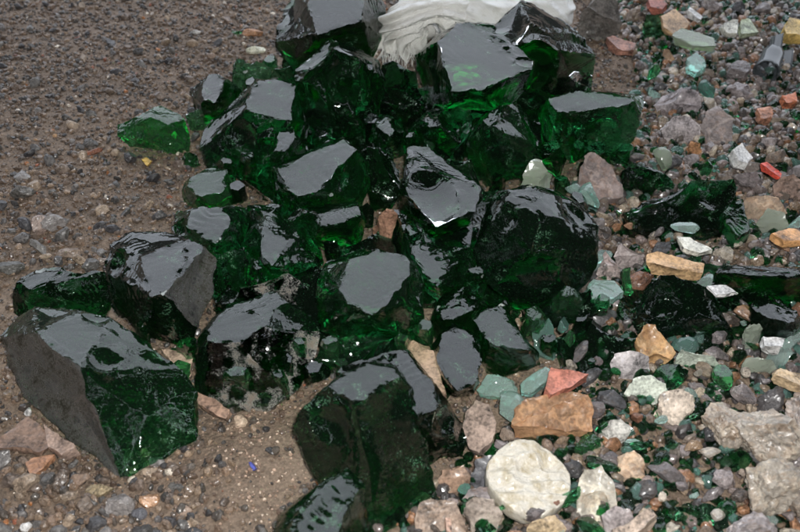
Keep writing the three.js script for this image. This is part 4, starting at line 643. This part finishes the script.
// the broken bottle, top right
{
  const bm = new THREE.MeshPhysicalMaterial({ name: 'smoky_glass', color: 0x6f7478, roughness: 0.12, transmission: 0.55, ior: 1.5, thickness: 0.004, attenuationColor: new THREE.Color().setRGB(0.28, 0.31, 0.33), attenuationDistance: 0.006 });
  const o = new THREE.Group(); o.position.copy(at(772, 62, 0.028));
  const tube = (a, r, wall, arc, mat, name) => {
    const N = 40, pos = [], idx = [], M = a.length;
    for (const side of [0, 1]) for (let i = 0; i < M; i++) for (let k = 0; k <= N; k++) { const th = arc[0] + (arc[1] - arc[0]) * k / N, R = r[i] - side * wall, j = (i === M - 1 || i === 0) ? 0.0025 * noise(th * 3, i, 4) + 0.0015 * noise(th * 9, i, 7) : 0; pos.push(Math.cos(th) * R, a[i] + j, Math.sin(th) * R); }
    const S = M * (N + 1), q = (w, x, y, z) => idx.push(w, x, y, y, x, z);
    for (let i = 0; i < M - 1; i++) for (let k = 0; k < N; k++) { const p = i * (N + 1) + k; q(p, p + N + 1, p + 1, p + N + 2); q(S + p, S + p + 1, S + p + N + 1, S + p + N + 2); }
    for (let k = 0; k < N; k++) { q(k, k + 1, S + k, S + k + 1); const p = (M - 1) * (N + 1) + k; q(p, S + p, p + 1, S + p + 1); }
    for (let i = 0; i < M - 1; i++) { const p = i * (N + 1); q(p, S + p, p + N + 1, S + p + N + 1); const e = p + N; q(e, e + N + 1, S + e, S + e + N + 1); }
    const g = new THREE.BufferGeometry(); g.setAttribute('position', new THREE.Float32BufferAttribute(pos, 3)); g.setIndex(idx); g.computeVertexNormals();
    const m = new THREE.Mesh(g, mat); m.name = name; m.castShadow = m.receiveShadow = true; o.add(m); return m;
  };
  const n = tube([-0.028, -0.02, -0.008, 0.004, 0.016, 0.03], [0.0245, 0.0235, 0.022, 0.021, 0.021, 0.0205], 0.003, [0, 6.2832], bm, 'neck');
  const b = tube([-0.024, 0, 0.03], [0.027, 0.028, 0.028], 0.0035, [2.2, 5.9], bm, 'shoulder_piece');
  n.position.set(-0.006, 0, 0.004); n.quaternion.setFromUnitVectors(V3(0, 1, 0), V3(0.45, 0.2, -0.85).normalize()); b.position.set(0.03, 0.002, -0.026); b.quaternion.setFromUnitVectors(V3(0, 1, 0), V3(0.25, 0.45, -0.85).normalize()); o.scale.setScalar(0.92);
  add(o, 'broken_bottle', 'broken smoky grey bottle neck with open ring end at the top right', 'bottle'); taken.push([772, 60, 28]);
}
// the white sack at the top
{
  const cloth = new THREE.MeshStandardMaterial({ name: 'sackcloth', color: new THREE.Color().setRGB(0.85, 0.85, 0.83), roughness: 0.95, map: tex(512, (i) => { const x = i % 512, y = Math.floor(i / 512), w = 0.06 * ((x % 8 < 4) ^ (y % 8 < 4)); const v = 0.98 + w + 0.35 * (N1[i] - 0.5); const d = 0.25 * sst(0.55, 0.72, N2[i]); return [v - d * 0.5, v - d * 0.55, v - d * 0.65]; }), bumpMap: tex(256, (i) => { const x = i % 256, y = Math.floor(i / 256); return 0.5 + 0.25 * Math.sin(x * 0.785) * Math.sin(y * 0.785); }), bumpScale: 0.0006 });
  const o = new THREE.Group(), base = at(485, 12, 0); o.position.copy(base);
  const put = (g, name, mat = cloth) => { g.translate(-base.x, -base.y, -base.z); g.computeVertexNormals(); const m = new THREE.Mesh(boxUV(g, 6), mat); m.name = name; m.castShadow = m.receiveShadow = true; o.add(m); return m; };
  const g = new THREE.SphereGeometry(1, 160, 100), p = g.attributes.position, c = at(488, 3, 0.055);
  for (let i = 0; i < p.count; i++) {
    const x = p.getX(i), y = p.getY(i), z = p.getZ(i), f = 1 + 0.014 * fbm(x * 13, y * 13, z * 13, 3) + 0.10 * fbm(x * 1.6, y * 2, z * 1.6, 2) - 0.075 * Math.abs(noise(x * 3.1 + y * 2, y * 3, z * 2.2 + 4)) - 0.04 * Math.abs(noise(x * 7 + 3, y * 5, z * 5)) - 0.02 * Math.abs(noise(x * 15 + 3, y * 9, z * 12));
    p.setXYZ(i, c.x + x * f * 0.165 + 0.02 * z, Math.max(0.002, c.y + Math.sign(y) * Math.pow(Math.abs(y), 0.8) * f * 0.075), c.z + z * f * 0.125);
  }
  put(g, 'sack_body');
  // gathered mouth of the sack with its pleats, hanging to the left
  const A = at(458, 14, 0.1), B = at(410, 14, 0.105), C = at(400, 40, 0.05), curve = new THREE.CatmullRomCurve3([A, A.clone().lerp(B, 0.5).add(V3(0, 0.012, 0)), B, C]), nu = 60, nt = 160, pos = [], idx = [];
  for (let u = 0; u <= nu; u++) {
    const t = u / nu, q = curve.getPoint(t), tan = curve.getTangent(t), s1 = V3(0, 1, 0).cross(tan).normalize(), s2 = tan.clone().cross(s1), r = 0.055 - 0.024 * sst(0, 0.35, t) + 0.024 * sst(0.4, 1, t);
    for (let k = 0; k < nt; k++) { const a = k / nt * 6.2832, rr = r * (1 + 0.20 * Math.sin(a * 9 + 2 * noise(t * 2, a, 1)) * (0.4 + 0.6 * t) + 0.22 * noise(Math.cos(a) * 1.8, Math.sin(a) * 1.8, t * 3) + 0.06 * noise(a * 9, t * 14, 3) + 0.04 * noise(a * 22, t * 30, 7)); const v = q.clone().addScaledVector(s1, Math.cos(a) * rr).addScaledVector(s2, Math.sin(a) * rr * 0.75).addScaledVector(tan, u === nu ? 0.006 * noise(a * 5, 2, 3) : 0); pos.push(v.x, Math.max(0.004, v.y), v.z); }
  }
  for (let u = 0; u < nu; u++) for (let k = 0; k < nt; k++) { const a = u * nt + k, b = u * nt + (k + 1) % nt; idx.push(a, a + nt, b, b, a + nt, b + nt); }
  const ng = new THREE.BufferGeometry(); ng.setAttribute('position', new THREE.Float32BufferAttribute(pos, 3)); ng.setIndex(idx);
  const R = rng(5), threads = [];
  put(ng, 'sack_mouth', new THREE.MeshStandardMaterial({ name: 'sackcloth_fold', color: new THREE.Color().setRGB(0.78, 0.77, 0.74), roughness: 0.95, map: cloth.map, bumpMap: cloth.bumpMap, bumpScale: 0.0012, side: THREE.DoubleSide }));
  for (let i = 0; i < 70; i++) {
    const px = 382 + R() * 32, py = 30 + R() * 14, a = at(px, py, 0.075 - 0.001 * (py - 30)), d = V3((R() - 0.6) * 0.03, -0.02 - 0.03 * R(), 0.008 + 0.03 * R());
    threads.push(new THREE.TubeGeometry(new THREE.CatmullRomCurve3([a, a.clone().addScaledVector(d, 0.5).add(V3((R() - 0.5) * 0.014, 0.004, (R() - 0.5) * 0.008)), a.clone().add(d).add(V3((R() - 0.5) * 0.012, 0, 0))]), 8, 0.0004, 5));
  }
  const fr = put(mergeGeometries(threads), 'fringe'); fr.userData.kind = 'stuff';
  add(o, 'sack', 'white woven sack with frayed gathered mouth at the top of the heap', 'sack');
}
// the many smaller stones and shards of the rubble, and the larger stones of the gravel
const MARKS = [[529, 478, 'white disc'], [551, 418, 'rusty rock'], [566, 380, 'terracotta tile piece'], [480, 428], [655, 347, 'orange tan block'], [630, 366, 'lilac stone'], [695, 360, 'whitish green stone'], [676, 410, 'cream and pink stone'], [616, 432, 'light grey angular stone'], [632, 468, 'orange tan crusty stone'], [677, 263, 'long tan plank'], [722, 290, 'white glazed tile'], [600, 182, 'large mauve rock'], [680, 210, 'long dark block'], [764, 208, 'tan brown rock'], [772, 169, 'red plastic shard'], [743, 153, 'white angular stone'], [680, 102, 'large purple rock'], [716, 130, 'brown crystalline rock'], [697, 62, 'mint glass splinter'], [695, 38, 'grey green slab'], [675, 20, 'tan pottery sherd'], [735, 27, 'yellow green shard'], [790, 27, 'yellow orange stone'], [772, 60, 'broken bottle'], [790, 98, 'orange red brick chip'], [765, 112, 'pale orange brick chip'], [600, 20, 'dark grey rock'], [622, 43, 'reddish brown stone'], [596, 124, 'grey striped chunk'], [770, 435, 'big quartz boulder'], [780, 505, 'corner rock'], [722, 422, 'cream brown rock'], [597, 496, 'crusty rock'], [635, 524, 'pinkish stone bar'], [440, 520, 'brown rounded stone'], [545, 340, 'tall teal bit'], [690, 312, 'white crusted slab'], [755, 285, 'long edge slab'], [775, 318, 'worn patch chunk'], [655, 30, 'dark green cube'], [790, 238, 'orange tan edge stone'], [790, 190, 'rounded brown stone']];
const MARKS_LEFT = [[154, 128, 'lone green piece'], [25, 435, 'brown slate'], [100, 400, 'front left block'], [252, 464, 'blue scrap'], [60, 295, 'low flat slab'], [214, 188, 'pale topped slab'], [225, 92, 'far left chunks'], [253, 33, 'orange brown stone'], [255, 50, 'cream stone'], [196, 32, 'white flake'], [95, 152, 'rust red sliver'], [50, 224, 'grey angular stone'], [22, 192, 'dark grey lump'], [10, 268, 'long dark stone'], [149, 500, 'orange tan pebble'], [100, 490, 'olive flat stone'], [120, 506, 'rounded grey pebble'], [26, 527, 'white shiny pebble'], [120, 258, 'dusty sided block'], [147, 161, 'yellow leaf scrap'], [212, 410, 'red brown flake'], [300, 500, 'tall front block'], [42, 465, 'rusty flake']].filter((m) => m[2]);
{
  const R = rng(2024), KINDS = [
    [0.22, ['8d8283', '7d7576', '978b8b', '857a7c'], 'mauve grey stone', 'mauve grey stones of the rubble'],
    [0.16, ['8a7a6c', '7a6a5c', '95836f', '6c6058'], 'dull brown stone', 'dull brown stones of the rubble'],
    [0.10, ['c4b7a6', 'b9ad9c', 'd0c6b8'], 'pale beige stone', 'pale beige stones of the rubble'],
    [0.12, ['5b5a5c', '4d4c50', '656264'], 'slate grey stone', 'slate grey stones of the rubble'],
    [0.05, ['a5785a', '98674e', 'ad8a66'], 'orange brown stone', 'orange brown stones of the rubble'],
    [0.14, aquaMat, 'pale aqua glass bit', 'pale aqua glass bits of the rubble'],
    [0.05, tealMat, 'teal glass bit', 'teal glass bits of the rubble'],
    [0.17, glassMat, 'dark green glass fragment', 'dark green glass fragments of the rubble'],
  ];
  let made = 0;
  const seenSize = (s) => s > 24 ? 'larger ' : s < 13 ? 'small ' : '';
  for (let tries = 0; tries < 9000 && made < 330; tries++) {
    const px = 430 + R() * 400, py = -12 + R() * 560, size = (9 + 19 * Math.pow(R(), 1.7)) * (0.72 + 0.55 * Math.max(0, py) / 532), u0 = R();
    if (!inRubble(px - size * 0.5, py) || taken.some(([x, y, r]) => Math.hypot(x - px, y - py) < 0.55 * (r + size / 2))) continue;
    const low = px < 730 && py > 290; let u = low ? u0 * 1.25 : u0, k = 0; while (u > KINDS[k][0] && k < KINDS.length - 1) u -= KINDS[k++][0];
    const [, c, kind, group] = KINDS[k], glass = !Array.isArray(c), o = { group, rot: (R() - 0.5) * 100, cuts: 7 + Math.floor(R() * 6), detail: 7, up: 0.004 + 0.02 * R(), k: 0.6 + 0.4 * R(), rough: 0.05 + 0.06 * R(), soft: 0.015, near: 0.48, crease: 0.3 };
    if (glass) Object.assign(o, SH, { mat: c, cuts: 6, near: 0.3, crease: 0.25, rough: 0.03 });
    if (!glass && R() < 0.35) o.map = veinMap;
    st(whereabouts(seenSize(size) + kind, px, py, MARKS), px, py, size * (0.85 + 0.7 * R()), size * (0.55 + 0.4 * R()), glass ? '' : c[Math.floor(R() * c.length)], o); made++;
  }
  const GK = [['grey gravel stone', ['6b6866', '5c5a59', '777371']], ['dark gravel stone', ['464547', '3e3d40', '504d4c']], ['brown gravel stone', ['7c6a5c', '866f5e', '6e5f54']], ['tan gravel stone', ['9c8670', 'a58f79']]];
  made = 0;
  for (let tries = 0; tries < 6000 && made < 230; tries++) {
    const px = -10 + R() * 440, py = -8 + R() * 552, size = (7 + 9 * Math.pow(R(), 1.6)) * (0.6 + 0.75 * Math.max(0, py) / 532), far = py < 270 ? px < 235 - Math.max(0, py - 150) * 0.9 : py > 455 && px < 320 && Math.hypot((px - 255) / 70, (py - 475) / 70) > 1;
    if (!far || (py < 270 && R() < 0.35) || taken.some(([x, y, r]) => Math.hypot(x - px, y - py) < 0.7 * (r + size / 2))) continue;
    const [kind, c] = GK[Math.floor(R() * GK.length)];
    st(whereabouts((size > 11 ? 'larger ' : size < 7 ? 'small ' : '') + kind, px, py, MARKS_LEFT), px, py, size * (0.9 + 0.6 * R()), size * (0.65 + 0.35 * R()), c[Math.floor(R() * c.length)], { name: 'gravel_stone', group: kind + 's lying loose left of the heap', rot: (R() - 0.5) * 120, cuts: 8, detail: 5, rough: 0.08, soft: 0.02, up: 0.003 + 0.0025 * R(), k: 0.85 + 0.35 * R(), near: 0.52, crease: 0.3 }); made++;
  }
}
{
  const R = rng(606);
  // and what lies too small between them
  const geos = Array.from({ length: 5 }, (_, i) => boxUV(stoneGeo(1200 + i, i < 3 ? 2 : 3, { cuts: 7 + i, soft: 0.03, rough: 0.1, crease: 0.35 }), 0.6, i * 0.3)), lists = geos.map(() => []), glass = [], black = [], m4 = new THREE.Matrix4(), q = new THREE.Quaternion(), e = new THREE.Euler();
  const pal = ['8d8283', '7d7576', '978b8b', '8a7a6c', '7a6a5c', '95836f', 'b9ad9c', '5b5a5c', '4d4c50', 'a87a58', '6f6a66'].map((h) => col(h, 1.15));
  for (let i = 0; i < 62000; i++) {
    const x = -0.2 + R() * 1.55, z = -1.25 + R() * 1.75, [px, py] = toPx(V3(x, 0, z));
    if (px > 930 || py > 610 || py < -80 || !inRubble(px - 6, py)) continue;
    const s = 0.0022 + 0.0075 * Math.pow(R(), 2.2); e.set(R() * 6.28, R() * 6.28, R() * 6.28); q.setFromEuler(e);
    const mt = m4.compose(V3(x, groundY(x, z) + s * 0.5 + 0.008 * R() * R(), z), q, V3(s * (0.8 + 0.6 * R()), s * (0.5 + 0.5 * R()), s)).clone();
    const dark = px < 740 && py > 285; if (R() < (dark ? 0.12 : 0.1)) glass.push(mt); else if (R() < (dark ? 0.55 : 0.22)) black.push(mt); else lists[Math.floor(R() * 5)].push([mt, pal[Math.floor(R() * pal.length)].clone().multiplyScalar(0.75 + 0.5 * R())]);
  }
  const gm = new THREE.MeshPhysicalMaterial({ name: 'rubble_stone', color: new THREE.Color().setRGB(0.95, 0.88, 0.83), map: stoneMap, roughness: 0.45, clearcoat: 0.5, clearcoatRoughness: 0.16 });
  lists.forEach((l, i) => { const im = new THREE.InstancedMesh(geos[i], gm, l.length); l.forEach(([m, c], k) => { im.setMatrixAt(k, m); im.setColorAt(k, c); }); add(im, 'rubble', 'fine grey and brown stone rubble right of the glass heap', 'rubble', null, 'stuff'); });
  const im = new THREE.InstancedMesh(geos[0], tealMat, glass.length); glass.forEach((m, k) => im.setMatrixAt(k, m)); add(im, 'glass_rubble', 'crumbs of greenish glass strewn through the stone rubble', 'glass rubble', null, 'stuff');
  const ib = new THREE.InstancedMesh(geos[1], blackMat, black.length); black.forEach((m, k) => ib.setMatrixAt(k, m)); add(ib, 'dark_glass_rubble', 'crumbs of black green glass filling the gaps of the rubble', 'glass rubble', null, 'stuff');
}
renderer.render(scene, camera);
